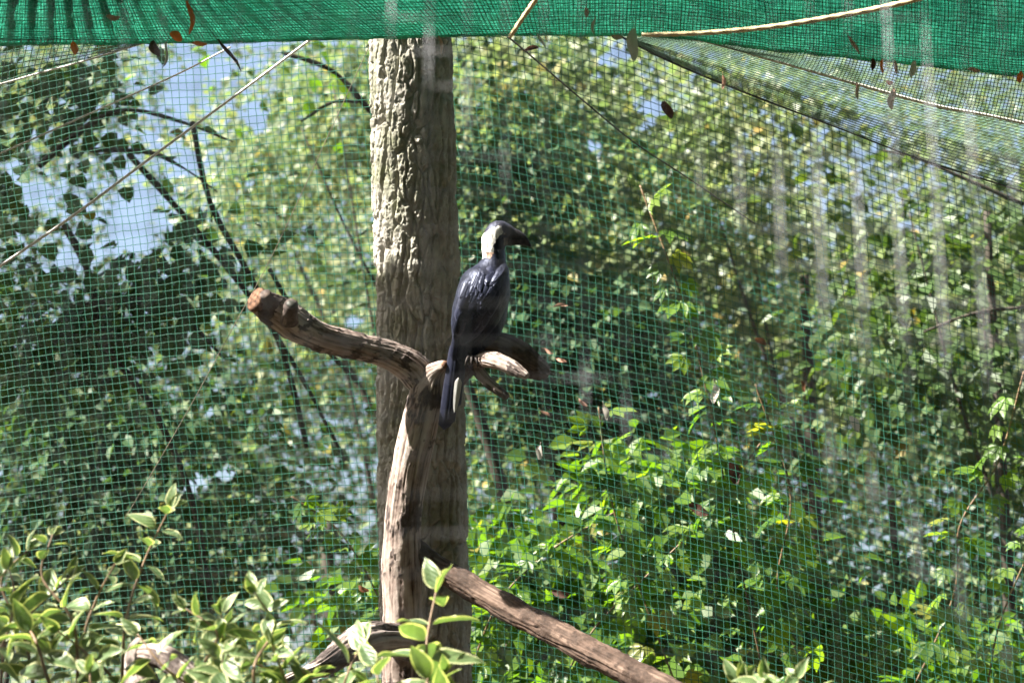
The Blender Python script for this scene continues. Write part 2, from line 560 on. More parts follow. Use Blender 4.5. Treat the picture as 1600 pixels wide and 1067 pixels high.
b.inputs['Sheen Tint'].default_value = (0.6, 0.65, 1.0, 1)
bp = nt.nodes.new('ShaderNodeBump'); bp.inputs['Strength'].default_value = 0.35; bp.inputs['Distance'].default_value = 0.002
nt.links.new(nz.outputs['Fac'], bp.inputs['Height']); nt.links.new(bp.outputs[0], b.inputs['Normal'])
M['plumage'] = m
M['feather'] = plain_mat('black_feather', (0.010, 0.011, 0.022), rough=0.45, spec=0.5, var=0.4, scale=70)
m, nt, b = material('black_feather')
a = N(nt, 'ShaderNodeAttribute', attribute_name='edge')
oi = nt.nodes.new('ShaderNodeObjectInfo')
base_c = mixrgb(nt, oi.outputs['Random'], (0.004, 0.005, 0.010), (0.024, 0.027, 0.052))
nt.links.new(mixrgb(nt, ramp(nt, a.outputs['Fac'], [(0.45, (0, 0, 0)), (1.0, (0.9, 0.9, 0.9))]), base_c, (0.060, 0.064, 0.10)), b.inputs['Base Color'])
b.inputs['Roughness'].default_value = 0.4
b.inputs['Specular IOR Level'].default_value = 0.45
b.inputs['Specular Tint'].default_value = (0.65, 0.72, 1.0, 1)
M['feather'] = m
M['feather_white'] = plain_mat('white_feather', (0.5, 0.5, 0.48), rough=0.6, var=0.2)
M['bill'] = plain_mat('dark_horn_bill', (0.028, 0.022, 0.02), rough=0.65, spec=0.25, var=0.4, scale=80)
M['eye'] = plain_mat('dark_eye', (0.02, 0.008, 0.006), rough=0.08, spec=0.7, var=0.0)

# ------------------------------------------------------------------ ground
gx = np.linspace(-150, 150, 61)
gv = np.stack(np.meshgrid(gx, np.linspace(-60, 240, 61)), -1).reshape(-1, 2)
gz = 0.25 * vnoise(np.column_stack([gv * 0.12, np.zeros(len(gv))]), 3)
gz = np.where(np.hypot(gv[:, 0], gv[:, 1] - 4) < 8, np.minimum(gz, 0) * 0.2, gz)
gi = np.arange(60)[:, None] * 61 + np.arange(60)[None, :]
gq = np.stack([gi, gi + 1, gi + 62, gi + 61], -1).reshape(-1, 4)
tag(link('ground', new_mesh('ground', np.column_stack([gv, gz]), mat=M['soil'], quads=gq)), kind='structure')

# ------------------------------------------------------------------ foliage masses


def leaf_cloud(pos, d, nrm, size, width=0.42, fold=0.18, shape='diamond'):
    """pos, d, nrm (n,3), size (n,) -> verts, quads, tris (one leaf = 2 tris or 2 quads)"""
    y = norm(d); z = norm(nrm - y * np.sum(nrm * y, -1, keepdims=True)); x = np.cross(y, z)
    s = size[:, None]
    n = len(pos)
    if shape == 'diamond':
        v = np.stack([pos, pos + y * s * 0.45 + x * s * width + z * s * fold, pos + y * s, pos + y * s * 0.45 - x * s * width + z * s * fold], 1)
        b = np.arange(n)[:, None] * 4
        t = np.concatenate([b + [0, 1, 2], b + [0, 2, 3]], 1).reshape(-1, 3)
        return v.reshape(-1, 3), np.zeros((0, 4), int), t, 2
    dr = z * s * -0.12
    v = np.stack([pos, pos + y * s * 0.25 + x * s * width * 0.95 + z * s * fold, pos + y * s * 0.68 + x * s * width * 0.72 + z * s * fold * 0.6 + dr * 0.4, pos + y * s + dr * 1.4,
                  pos + y * s * 0.68 - x * s * width * 0.72 + z * s * fold * 0.6 + dr * 0.4, pos + y * s * 0.25 - x * s * width * 0.95 + z * s * fold], 1)
    b = np.arange(n)[:, None] * 6
    q = np.concatenate([b + [0, 1, 2, 3], b + [0, 3, 4, 5]], 1).reshape(-1, 4)
    return v.reshape(-1, 3), q, np.zeros((0, 3), int), 2


def in_sun_path(p, lit):
    # would a leaf at p throw its shade on one of the sunlit patches (px, py, D, rx, ry, depth reach)?
    hit = np.zeros(len(p), bool)
    for px_, py_, d_, rx, ry, dr in lit:
        c = at(px_, py_, d_)
        w = p - c
        along = w @ S
        q = c + (w - along[:, None] * S)
        x, y, dd = to_px(q)
        hit |= (along > 0) & (((x - px_) / rx) ** 4 + ((y - py_) / ry) ** 4 < 1) & (np.abs(dd - d_) < dr)
    return hit


# openings in the crowns through which the sky shows: px, py, rx, ry
GAPS = [(290, 140, 34, 44), (245, 212, 18, 24), (342, 110, 14, 16), (55, 300, 34, 26), (215, 345, 46, 52), (100, 410, 22, 18), (20, 265, 18, 14),
        (410, 180, 22, 26), (300, 255, 30, 22), (1025, 170, 30, 16), (940, 95, 14, 10), (965, 78, 18, 9), (295, 755, 26, 18), (345, 740, 18, 12), (325, 640, 12, 9),
        (1010, 195, 14, 10), (932, 228, 14, 14), (1350, 905, 10, 10), (1375, 925, 10, 12), (975, 530, 10, 8), (1020, 615, 12, 8), (550, 500, 12, 12),
        (60, 210, 16, 12), (420, 60, 30, 20)]


def in_gap(p, grow=1.0, wob=0.35):
    x, y, d = to_px(p)
    w = 1 + wob * vnoise(np.column_stack([x / 14.0, y / 14.0, x * 0]), 5) + 0.3 * vnoise(np.column_stack([x / 5.0, y / 5.0, x * 0]), 8)
    hit = np.zeros(len(x), bool)
    for gx_, gy_, rx, ry in GAPS:
        hit |= ((x - gx_) / (rx * grow)) ** 2 + ((y - gy_) / (ry * grow)) ** 2 < w ** 2
    return hit


def cloud_points(clumps, n, twig=0.22, per=26, hole=0.0, seed=1):
    """clumps: (px,py,D,rx_px,ry_px,rd_m) -> leaf positions, outward directions"""
    g = np.random.default_rng(seed)
    vol = np.array([c[3] * c[4] for c in clumps], float)
    cnt = (vol / vol.sum() * n / per).astype(int) + 1
    ps, ds = [], []
    for c, k in zip(clumps, cnt):
        u = norm(g.normal(size=(k, 3))) * (g.random((k, 1)) ** 0.45)
        cc = at(c[0], c[1], c[2])
        rx, ry = c[3] * K * c[2], c[4] * K * c[2]
        tw = cc + u[:, :1] * rx * RIGHT + u[:, 1:2] * ry * UP + u[:, 2:] * c[5] * FWD
        if hole:
            tw_n = fbm(tw * (1.0 / (twig * 4.0)), 2, seed)
            keep = tw_n > hole - 0.25
            tw, u = tw[keep], u[keep]
        k = len(tw)
        p = np.repeat(tw, per, 0)
        o = g.normal(size=(k * per, 3)) * twig * np.array([1, 1, 0.55]) * (0.6 + 0.8 * np.repeat(g.random((k, 1)), per, 0))
        ps.append(p + o)
        ds.append(norm(o + np.repeat(u, per, 0) * twig * 0.8 + np.array([0, 0, -0.5]) * twig + g.normal(size=o.shape) * twig * 0.6))
    return np.vstack(ps), np.vstack(ds)


def crown(name, parent, clumps, n, size, mat, shape='diamond', twig=0.22, per=26, hole=0.0, seed=1, gaps=True, width=0.42, keep=None, grow=1.0):
    g = np.random.default_rng(seed + 100)
    p, d = cloud_points(clumps, n, twig, per, hole, seed)
    if gaps:
        ok = ~in_gap(p, grow)
        p, d = p[ok], d[ok]
    if keep is not None:
        ok = keep(p)
        p, d = p[ok], d[ok]
    up = norm(np.array([-0.45, -0.55, 0.7]) + g.normal(size=p.shape) * 0.55)
    sz = size * (0.6 + 0.7 * g.random(len(p)))
    v, q, t, per_leaf = leaf_cloud(p, d, up, sz, width, 0.15, shape)
    o = put(name, parent, v, M[mat], smooth=False, quads=q, tris=t)
    tint = np.clip(0.45 + 0.33 * vnoise(p * 2.2, seed) + g.normal(size=len(p)) * 0.17, 0, 0.93)
    tint = np.where(g.random(len(p)) < 0.012, 1.0, tint)
    attr(o.data, 'tint', np.repeat(tint, per_leaf), 'FACE')
    return o


def tree(name, label, base_px, D, top_py, trunk_r, clumps, n, size, mat, seed, shape='diamond', hole=0.0, twig=0.22, per=26, limbs=(), group='trees beyond the net', cat='tree', width=0.42, grow=1.0, gaps=True):
    b = at(base_px, 1100, D)
    b[2] = -0.1
    r = thing(name, b, label, cat, group)
    topp = at(base_px + 12, top_py, D)
    mid = (b + topp) / 2 + np.array([0.08, 0, 0])
    p = spline([b, mid, topp], 24)
    rr = np.linspace(trunk_r, trunk_r * 0.45, 24)
    put_tube('trunk', r, p, rr, M['branch'], 10, lambda v, th, s: 0.12 * trunk_r * fbm(v * 9, 3, seed))
    for rows in limbs:
        lp, lr = path(rows, 18)
        put_tube('limb', r, lp, lr, M['branch'], 7, lambda v, th, s: 0.004 * fbm(v * 25, 2, seed))
    # limbs from the trunk into the clumps
    for c in clumps[:(0 if trunk_r == 0.055 else 2)]:
        e = at(c[0], c[1], c[2])
        s0 = p[12 + (c[0].__hash__() % 8)]
        q = spline([s0, (s0 + e) / 2 + np.array([0, 0, -0.12]), e], 12)
        put_tube('limb', r, q, np.linspace(trunk_r * 0.28, trunk_r * 0.08, 12), M['branch'], 6)
    crown('crown', r, clumps, n, size, mat, shape, twig, per, hole, seed, gaps, width, grow=grow)
    return r


# far wood: one mass that closes the view
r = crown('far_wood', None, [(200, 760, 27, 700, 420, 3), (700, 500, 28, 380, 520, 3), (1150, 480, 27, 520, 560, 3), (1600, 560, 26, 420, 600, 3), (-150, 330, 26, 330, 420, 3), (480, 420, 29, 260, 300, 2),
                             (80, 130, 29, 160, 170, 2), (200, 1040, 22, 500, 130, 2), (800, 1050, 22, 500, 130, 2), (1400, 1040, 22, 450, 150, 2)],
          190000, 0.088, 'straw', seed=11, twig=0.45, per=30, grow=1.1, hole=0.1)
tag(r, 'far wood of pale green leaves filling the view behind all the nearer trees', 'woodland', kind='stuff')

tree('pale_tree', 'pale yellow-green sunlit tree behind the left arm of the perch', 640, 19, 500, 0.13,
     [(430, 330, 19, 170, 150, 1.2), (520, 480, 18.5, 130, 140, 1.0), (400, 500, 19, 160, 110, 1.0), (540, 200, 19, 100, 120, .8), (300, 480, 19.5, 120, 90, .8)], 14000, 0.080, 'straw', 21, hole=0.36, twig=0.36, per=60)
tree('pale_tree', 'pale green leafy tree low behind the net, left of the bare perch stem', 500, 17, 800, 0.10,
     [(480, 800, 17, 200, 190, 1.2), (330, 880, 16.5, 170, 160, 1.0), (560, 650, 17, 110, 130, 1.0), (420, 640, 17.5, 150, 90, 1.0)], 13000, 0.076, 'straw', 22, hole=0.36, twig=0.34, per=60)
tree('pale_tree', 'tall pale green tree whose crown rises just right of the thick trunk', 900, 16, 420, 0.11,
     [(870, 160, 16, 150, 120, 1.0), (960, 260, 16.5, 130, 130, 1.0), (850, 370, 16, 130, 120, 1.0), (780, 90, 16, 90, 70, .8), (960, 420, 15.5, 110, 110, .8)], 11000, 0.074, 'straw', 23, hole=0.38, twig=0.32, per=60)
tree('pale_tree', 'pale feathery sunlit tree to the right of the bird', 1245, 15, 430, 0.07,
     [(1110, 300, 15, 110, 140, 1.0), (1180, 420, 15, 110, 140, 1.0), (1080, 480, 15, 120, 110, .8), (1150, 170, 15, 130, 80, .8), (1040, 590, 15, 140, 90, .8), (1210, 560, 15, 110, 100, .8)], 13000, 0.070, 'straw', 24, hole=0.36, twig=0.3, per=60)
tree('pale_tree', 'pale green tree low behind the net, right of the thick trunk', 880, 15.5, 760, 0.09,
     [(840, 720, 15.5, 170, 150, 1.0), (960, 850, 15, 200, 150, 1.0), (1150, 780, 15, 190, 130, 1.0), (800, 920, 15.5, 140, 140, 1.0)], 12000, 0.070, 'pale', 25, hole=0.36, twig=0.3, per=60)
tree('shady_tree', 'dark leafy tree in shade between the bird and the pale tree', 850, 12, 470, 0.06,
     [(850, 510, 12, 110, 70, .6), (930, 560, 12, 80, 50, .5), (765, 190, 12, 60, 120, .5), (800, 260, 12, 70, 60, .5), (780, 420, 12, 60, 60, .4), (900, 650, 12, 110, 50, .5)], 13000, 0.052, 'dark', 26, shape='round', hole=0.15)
tree('green_tree', 'green broad-leaved tree under the sloping roof net at the right', 1530, 11, 330, 0.04,
     [(1420, 330, 11, 110, 80, .6), (1530, 410, 11, 120, 100, .6), (1390, 450, 11, 100, 70, .6), (1330, 280, 11.2, 80, 50, .5), (1560, 260, 11, 90, 60, .5), (1480, 560, 11, 150, 90, .6), (1330, 600, 11.4, 90, 110, .6)], 6000, 0.07, 'mid', 27, shape='round', hole=0.32,
     limbs=[[(1600, 320, 11, 4), (1520, 285, 11, 3.4), (1440, 250, 11, 2.6), (1380, 235, 11, 2)], [(1600, 480, 10.5, 4), (1520, 490, 10.5, 3), (1440, 520, 10.5, 2)]])
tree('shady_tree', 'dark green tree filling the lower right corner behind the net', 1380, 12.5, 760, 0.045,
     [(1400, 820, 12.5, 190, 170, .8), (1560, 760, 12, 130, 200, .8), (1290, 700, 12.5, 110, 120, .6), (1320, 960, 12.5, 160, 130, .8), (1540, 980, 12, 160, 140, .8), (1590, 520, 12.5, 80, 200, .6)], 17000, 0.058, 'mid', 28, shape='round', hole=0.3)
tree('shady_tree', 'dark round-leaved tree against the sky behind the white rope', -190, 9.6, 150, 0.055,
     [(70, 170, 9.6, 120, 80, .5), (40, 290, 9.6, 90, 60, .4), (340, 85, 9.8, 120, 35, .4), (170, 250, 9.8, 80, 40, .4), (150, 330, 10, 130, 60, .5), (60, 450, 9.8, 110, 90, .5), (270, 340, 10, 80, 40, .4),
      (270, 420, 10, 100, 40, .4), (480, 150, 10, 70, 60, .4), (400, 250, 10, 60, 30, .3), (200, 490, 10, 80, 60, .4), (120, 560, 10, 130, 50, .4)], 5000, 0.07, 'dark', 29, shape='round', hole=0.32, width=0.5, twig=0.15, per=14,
     limbs=[[(60, 260, 9.6, 6), (140, 195, 9.6, 5), (200, 172, 9.6, 3.5), (280, 190, 9.6, 2.6), (365, 222, 9.6, 1.6)], [(140, 235, 9.6, 4), (230, 238, 9.6, 4), (285, 262, 9.6, 2.5), (340, 300, 9.6, 1.4)],
            [(130, 480, 9.8, 8), (220, 470, 9.8, 6), (290, 500, 9.8, 4), (350, 560, 9.8, 2.5)], [(200, 240, 9.7, 5), (290, 340, 9.7, 5), (380, 450, 9.7, 5), (460, 570, 9.7, 4), (540, 720, 9.7, 3)],
            [(300, 190, 9.9, 4), (330, 320, 9.9, 5), (395, 440, 9.9, 5), (445, 560, 9.9, 5), (480, 700, 9.9, 4)], [(100, 350, 9.7, 6), (140, 430, 9.7, 6), (160, 530, 9.7, 6), (240, 640, 9.7, 5), (300, 780, 9.7, 5), (330, 950, 9.7, 5)],
            [(420, 420, 10, 4), (470, 500, 10, 4), (560, 600, 10, 3)], [(640, 240, 10, 5), (575, 170, 10, 5), (520, 112, 10, 4), (440, 82, 10, 3)], [(560, 160, 10, 3), (520, 160, 10, 3), (470, 190, 10, 2)]])
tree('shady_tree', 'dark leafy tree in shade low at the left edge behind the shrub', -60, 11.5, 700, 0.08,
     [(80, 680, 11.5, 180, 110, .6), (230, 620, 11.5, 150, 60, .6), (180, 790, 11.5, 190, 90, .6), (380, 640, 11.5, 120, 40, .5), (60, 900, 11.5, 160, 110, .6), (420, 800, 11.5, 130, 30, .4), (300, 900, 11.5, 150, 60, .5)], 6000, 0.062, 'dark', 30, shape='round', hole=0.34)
tree('green_tree', 'small yellow-green tree behind the thick trunk near the roof net', 650, 13, 200, 0.05,
     [(520, 130, 13, 80, 70, .5), (470, 200, 13, 60, 60, .4), (390, 140, 13, 60, 60, .4), (560, 90, 13, 60, 40, .4), (390, 100, 13, 60, 50, .4)], 2600, 0.08, 'lime', 31, shape='round', hole=0.3)
for px_, lab in ((762, 'thin dark leaning trunk just right of the thick furrowed trunk'),):
    rr_ = path([(700, 520, 10.5, 7), (762, 690, 10.5, 9), (790, 800, 10.5, 11), (800, 1000, 10.5, 12), (805, 1500, 10.5, 14)], 30)
    tag(put_tube('sapling', None, rr_[0], rr_[1], M['branch'], 8, origin=True), lab, 'tree')

# unseen trees added only to cast shade come at the end of the script
exec_shade = True

# ------------------------------------------------------------------ creepers behind the net


def palmate_mesh(seed):
    g = np.random.default_rng(seed)
    vs, fs = [], []
    for k, ang in enumerate((-1.25, -0.62, 0.0, 0.62, 1.25)):
        L = (0.62, 0.88, 1.0, 0.88, 0.62)[k] * (0.9 + 0.2 * g.random())
        d = np.array([math.sin(ang), math.cos(ang), 0]); sd = np.array([d[1], -d[0], 0])
        dr = -0.25 + 0.2 * g.random()
        prof = [(0.10, 0.03), (0.32, 0.15), (0.55, 0.21), (0.72, 0.17), (0.80, 0.11)]
        b = len(vs)
        vs.append(d * 0.04)
        for f_, w in prof:
            zc = dr * f_ ** 2
            vs.append(d * L * f_ + sd * w * L + [0, 0, zc + 0.05])
            vs.append(d * L * f_ - sd * w * L + [0, 0, zc + 0.05])
            vs.append(d * L * f_ + [0, 0, zc])
        vs.append(d * L + [0, 0, dr])
        m_ = len(prof)
        fs += [(b, b + 1, b + 3), (b, b + 3, b + 2)]
        for i in range(m_ - 1):
            a0 = b + 1 + 3 * i; a1 = a0 + 3
            fs += [(a0, a1, a1 + 2, a0 + 2), (a0 + 2, a1 + 2, a1 + 1, a0 + 1)]
        a0 = b + 1 + 3 * (m_ - 1)
        fs += [(a0, b + 1 + 3 * m_, a0 + 2), (a0 + 2, b + 1 + 3 * m_, a0 + 1)]
    return new_mesh('creeper_leaf', np.array(vs), faces=fs, mat=M['creeper'])


PALM = [palmate_mesh(s) for s in range(5)]


def vine(rows, label, n_leaf, spread=16, size=(0.055, 0.10), seed=0):
    g = np.random.default_rng(seed)
    p, rad = path([(a, b, c, 1.6) for a, b, c in rows], 60)
    base = p[0].copy()
    r = thing('creeper_vine', base, label, 'climbing plant', 'creepers growing behind the net')
    put_tube('stem', r, p, rad, M['vine_stem'], 6)
    side = 1
    for i in range(n_leaf):
        k = int((i + 0.5) / n_leaf * 56) + 2
        t = norm(p[k + 1] - p[k - 1])
        side = -side
        out = norm(RIGHT * side + UP * g.normal() * 0.5 - FWD * (0.3 + 0.4 * g.random()))
        L = spread * K * 8 * (0.4 + g.random())
        pos = p[k] + out * L
        d = norm(out + np.array([0, 0, -0.5]) + g.normal(size=3) * 0.35)
        nrm = norm(np.array([-0.25, -0.55, 0.75]) + g.normal(size=3) * 0.4)
        s = size[0] + (size[1] - size[0]) * g.random()
        o = link('leaf', PALM[g.integers(5)], r)
        o.matrix_basis = matrix(pos - base, d, nrm, s)


vine([(1190, 1040, 8.0), (1150, 850, 8.0), (1110, 640, 8.0), (1070, 480, 8.0), (1000, 290, 8.1)], 'tall lime-green creeper climbing right of the bird to the pale tree', 36, 24, (.06, .105), 1)
vine([(1060, 1080, 7.9), (1000, 920, 7.9), (955, 780, 7.9), (935, 635, 7.9)], 'lime-green creeper whose tip ends below the dark branch end', 34, 22, (.05, .09), 2)
vine([(730, 1060, 8.1), (780, 940, 8.0), (860, 860, 8.0), (960, 800, 8.0)], 'yellow-green creeper reaching right from the foot of the thick trunk', 30, 20, (.05, .085), 3)
vine([(1260, 1060, 8.2), (1215, 920, 8.1), (1235, 770, 8.1), (1180, 600, 8.1)], 'green creeper with a brown dried tuft hanging at its top', 34, 24, (.055, .095), 4)
vine([(870, 1080, 8.0), (930, 980, 8.0), (1020, 890, 8.0), (1100, 810, 8.0), (1190, 690, 8.0)], 'creeper slanting up to the right through the densest lime leaves', 40, 26, (.05, .09), 5)
vine([(1420, 1090, 8.3), (1490, 930, 8.3), (1500, 820, 8.3), (1560, 720, 8.3), (1600, 580, 8.3)], 'sparse creeper climbing in the shade along the right edge', 30, 26, (.06, .10), 6)
vine([(640, 1060, 8.0), (590, 930, 8.0), (530, 830, 8.0), (455, 775, 8.0)], 'yellow-green creeper left of the bare perch stem', 24, 18, (.045, .08), 7)
vine([(1540, 1090, 8.1), (1560, 980, 8.1), (1600, 880, 8.1), (1650, 780, 8.1)], 'creeper in the lower right corner with reddish leaf tips', 16, 24, (.05, .09), 8)
# leafy mass below the creepers
g = np.random.default_rng(77)
p, d = cloud_points([(960, 960, 8.9, 190, 110, .35), (1120, 880, 9.0, 150, 120, .35), (880, 1060, 8.7, 220, 80, .3), (1180, 1020, 9, 170, 100, .35), (790, 900, 9, 70, 100, .3), (1020, 760, 9, 130, 60, .3), (600, 940, 9, 90, 110, .3), (1480, 1040, 9, 200, 60, .3)], 8200, 0.10, 12, 0.2, 9)
nrm = norm(np.array([-0.3, -0.5, 0.8]) + g.normal(size=p.shape) * 0.5)
v, q, t, k_ = leaf_cloud(p, d, nrm, 0.05 + 0.045 * g.random(len(p)), 0.4, 0.15, 'round')
o = put_origin('creeper_undergrowth', v, M['lime'], smooth=False, quads=q, tris=t)
attr(o.data, 'tint', np.repeat(np.clip(0.5 + 0.2 * g.normal(size=len(p)), 0, 1), k_), 'FACE')
tag(o, 'lime-green mass of creeper leaves low behind the net right of the trunk', 'undergrowth', kind='stuff')

# ------------------------------------------------------------------ aviary net (wall)


def fold_y(x):
    """photo line where the wall net turns into the roof net on the right"""
    return np.interp(x, [-400, 940, 1050, 1190, 1440, 1600, 2000], [20, 42, 98, 155, 250, 300, 430])


def grid_net(P, r, mat, name, parent=None, r2=None):
    """P (ni,nj,3) node grid, nan = no node -> strands both ways, three-sided cords, one mesh"""
    def strands(P, r):
        a, b = P[:, :-1].reshape(-1, 3), P[:, 1:].reshape(-1, 3)
        ok = ~(np.isnan(a).any(1) | np.isnan(b).any(1))
        a, b = a[ok], b[ok]
        t = norm(b - a)
        u = norm(np.cross(t, np.broadcast_to(FWD + 0.01, t.shape))); w = np.cross(t, u)
        vs = []
        for k in range(3):
            th = 2 * math.pi * k / 3 + 0.5
            o = (u * math.cos(th) + w * math.sin(th)) * r
            vs += [a + o, b + o]
        v = np.stack(vs, 1)          # n,6,3 : a0 b0 a1 b1 a2 b2
        i = np.arange(len(a))[:, None] * 6
        q = np.concatenate([i + [0, 1, 3, 2], i + [2, 3, 5, 4], i + [4, 5, 1, 0]], 1).reshape(-1, 4)
        return v.reshape(-1, 3), q, np.zeros((0, 3), int)
    v, q, t = join([strands(P, r), strands(P.transpose(1, 0, 2), r2 or r)])
    return put(name, parent, v, mat, smooth=True, quads=q, tris=t)


def net_d(x, y):
    return 7.46 + 0.00024 * (533 - y) + 0.00012 * (700 - x)


STEP = 11.6
xi = np.arange(-330, 1960, STEP)
yj = np.arange(-330, 1560, STEP)
X0, Y0 = np.meshgrid(xi, yj, indexing='ij')
X = X0 + 0.10 * (Y0 - 533) * np.clip(1.2 - X0 / 2500, 0.5, 1.3)
dxl = X - 620
hl = np.where(dxl < 0, 0.00013 * dxl ** 2, 0.30 * (np.sqrt(dxl ** 2 + 300 ** 2) - 300))
hl = hl * (1 + 0.55 * np.clip((460 - Y0) / 460, 0, 1.2) - 0.35 * np.clip((Y0 - 560) / 500, 0, 1) * np.clip((900 - dxl) / 700, 0, 1))
Y = Y0 + hl - 70
nz = np.stack([X / 190, Y / 190, np.zeros_like(X)], -1)
X = X + 6 * vnoise(nz, 1) + 0.9 * vnoise(nz * 4.5, 2) + rng.normal(size=X.shape) * 0.45
Y = Y + 6 * vnoise(nz, 3) + 0.9 * vnoise(nz * 4.5, 4) + rng.normal(size=X.shape) * 0.45
D = net_d(X, Y) + 0.02 * vnoise(nz * 0.8, 6) + 0.003 * vnoise(nz * 3, 7)
P = at(X, Y, D)
out = (Y < fold_y(X) - 8)
P[out] = np.nan
P[P[..., 2] < 0.0] = np.nan
net = thing('aviary_net', at(700, 1500, 7.42) * np.array([1, 1, 0]), 'green square-mesh aviary net hung as the wall behind the bird and trunk', 'net')
o = grid_net(P, 0.00105, M['net'], 'mesh_strands', net, 0.00115)
o['kind'] = 'stuff'

# roof net on the right: the wall's cords bend forward over the fold cord to a white rope


def rope_y(x):
    return np.interp(x, [940, 1000, 1090, 1200, 1300, 1400, 1470, 1600, 2000], [46, 52, 63, 92, 120, 149, 167, 193, 290])


def band_y(x):
    return np.interp(x, [-500, 0, 350, 480, 600, 720, 1000, 1100, 1200, 1300, 1400, 1500, 1600, 2100], [74, 69, 66, 62, 59, 55, 54, 62, 78, 86, 98, 108, 118, 170])


roof = thing('roof_net', at(1500, 200, 6.6), 'roof net sloping down to the right under a white rope', 'net')
xf = np.arange(1000, 1960, 9.0)
tv = np.linspace(0, 1, 22)
XF, T = np.meshgrid(xf, tv, indexing='ij')
xr = XF + 25 + (XF - 1000) * 0.16
xx = XF * (1 - T) + xr * T + (-22) * np.sin(T * math.pi)
yy = fold_y(XF) * (1 - T) ** 1.3 + rope_y(xr) * (1 - (1 - T) ** 1.3)
yy += 1.5 * vnoise(np.stack([XF / 40, T * 3, T * 0], -1), 3)
dd = 7.45 - 1.35 * T ** 1.2
o = grid_net(at(xx, yy, dd), 0.0011, M['netpale'], 'mesh_strands', roof, 0.0016); o['kind'] = 'stuff'
xf = np.arange(985, 1960, 5.5)
tv = np.linspace(0, 1, 15)
XF, T = np.meshgrid(xf, tv, indexing='ij')
xx = XF + 18 * T
yy = rope_y(XF) * (1 - T) + (band_y(XF) - 8) * T + 4 * np.sin(T * math.pi) + 1.2 * vnoise(np.stack([XF / 25, T * 4, T * 0], -1), 5)
dd = 6.1 - 0.12 * T
o = grid_net(at(xx, yy, dd), 0.0013, M['netpale'], 'mesh_strands', roof, 0.0015); o['kind'] = 'stuff'
xf = np.arange(-330, 230, 10.0)
XF, T = np.meshgrid(xf, np.linspace(0, 1, 8), indexing='ij')
xx = XF + 14 * T
yb = np.interp(XF, [-330, 0, 130, 230], [215, 132, 97, 66])
yy = yb * (1 - T) + np.minimum(yb - 4, 62) * T
o = grid_net(at(xx, yy, 7.3 - 1.5 * T), 0.0013, M['netdark'], 'mesh_strands', net, 0.0013); o['kind'] = 'stuff'

# sagging green roof cloth at the top
cloth = thing('roof_cloth', at(800, 0, 5.0), 'green bunched netting sagging as a band along the whole top edge', 'netting')
prof = [(-0.12, 5, 6.0), (0, 0, 5.95), (0.08, 5, 5.9), (0.2, 24, 5.82), (0.4, 66, 5.72), (0.7, 150, 5.58), (1, 270, 5.42)]


def cloth_d(x, y):
    return np.interp(band_y(x) - y, [-30, 0, 5, 24, 66, 150, 270], [5.95, 5.93, 5.88, 5.80, 5.70, 5.56, 5.40]) - 0.05


xs = np.linspace(-450, 2050, 560)
tt = np.linspace(-0.1, 1, 60)
XX, TT = np.meshgrid(xs, tt, indexing='ij')
offy = np.interp(TT, [a[0] for a in prof], [a[1] for a in prof])
dpt = np.interp(TT, [a[0] for a in prof], [a[2] for a in prof])
fold = np.sin((XX + offy * np.clip((XX - 60) / 300, 0.0, 2.4)) / 5.2) * np.clip((620 - XX) / 500, 0.12, 1)
nn = fbm(np.stack([XX / 60, TT * 5, XX * 0], -1), 3, 4)
dpt = dpt + 0.020 * fold + 0.02 * nn
YY = band_y(XX) - offy + 1.0 * nn
vv = at(XX, YY, dpt)
ni, nj = XX.shape
i0 = (np.arange(ni - 1)[:, None] * nj + np.arange(nj - 1)[None, :])
put('fabric', cloth, vv.reshape(-1, 3), M['cloth'], quads=np.stack([i0, i0 + nj, i0 + nj + 1, i0 + 1], -1).reshape(-1, 4))
for lay, (sx, st, off_, mt) in enumerate(((5.0, 52, 0.010, 'netcloth'), (6.5, 40, 0.022, 'netcloth'))):
    XX, TT = np.meshgrid(np.arange(-450, 2050, sx), np.linspace(-0.1, 1, st), indexing='ij')
    offy = np.interp(TT, [a[0] for a in prof], [a[1] for a in prof])
    dpt = np.interp(TT, [a[0] for a in prof], [a[2] for a in prof]) - off_
    sh = offy * np.clip((XX - 60) / 300, -0.2, 1.6) * -0.8
    x2 = XX + sh * np.clip((900 - XX) / 300, 0, 1) + 3 * vnoise(np.stack([XX / 30, TT * 6, XX * 0 + lay], -1), 2)
    y2 = band_y(x2) - offy + 2 + lay * 1.0 + 1.5 * vnoise(np.stack([XX / 22, TT * 9, XX * 0 + lay], -1), 9)
    o = grid_net(at(x2, y2, dpt), 0.0009, M[mt], 'mesh_strands', cloth, 0.0008); o['kind'] = 'stuff'

# ------------------------------------------------------------------ ropes and cords


def rope(name, rows, mat, label, cat='rope', n=60, sides=8, twist=True, group=None):
    p, r = path(rows, n)
    bump = (lambda v, th, s: 0.18 * r.mean() * np.sin(3 * th + s / max(r.mean(), 1e-4) * 0.9)) if twist else None
    o = put_tube(name, None, p, r, M[mat], sides, bump, origin=True)
    return tag(o, label, cat, group)


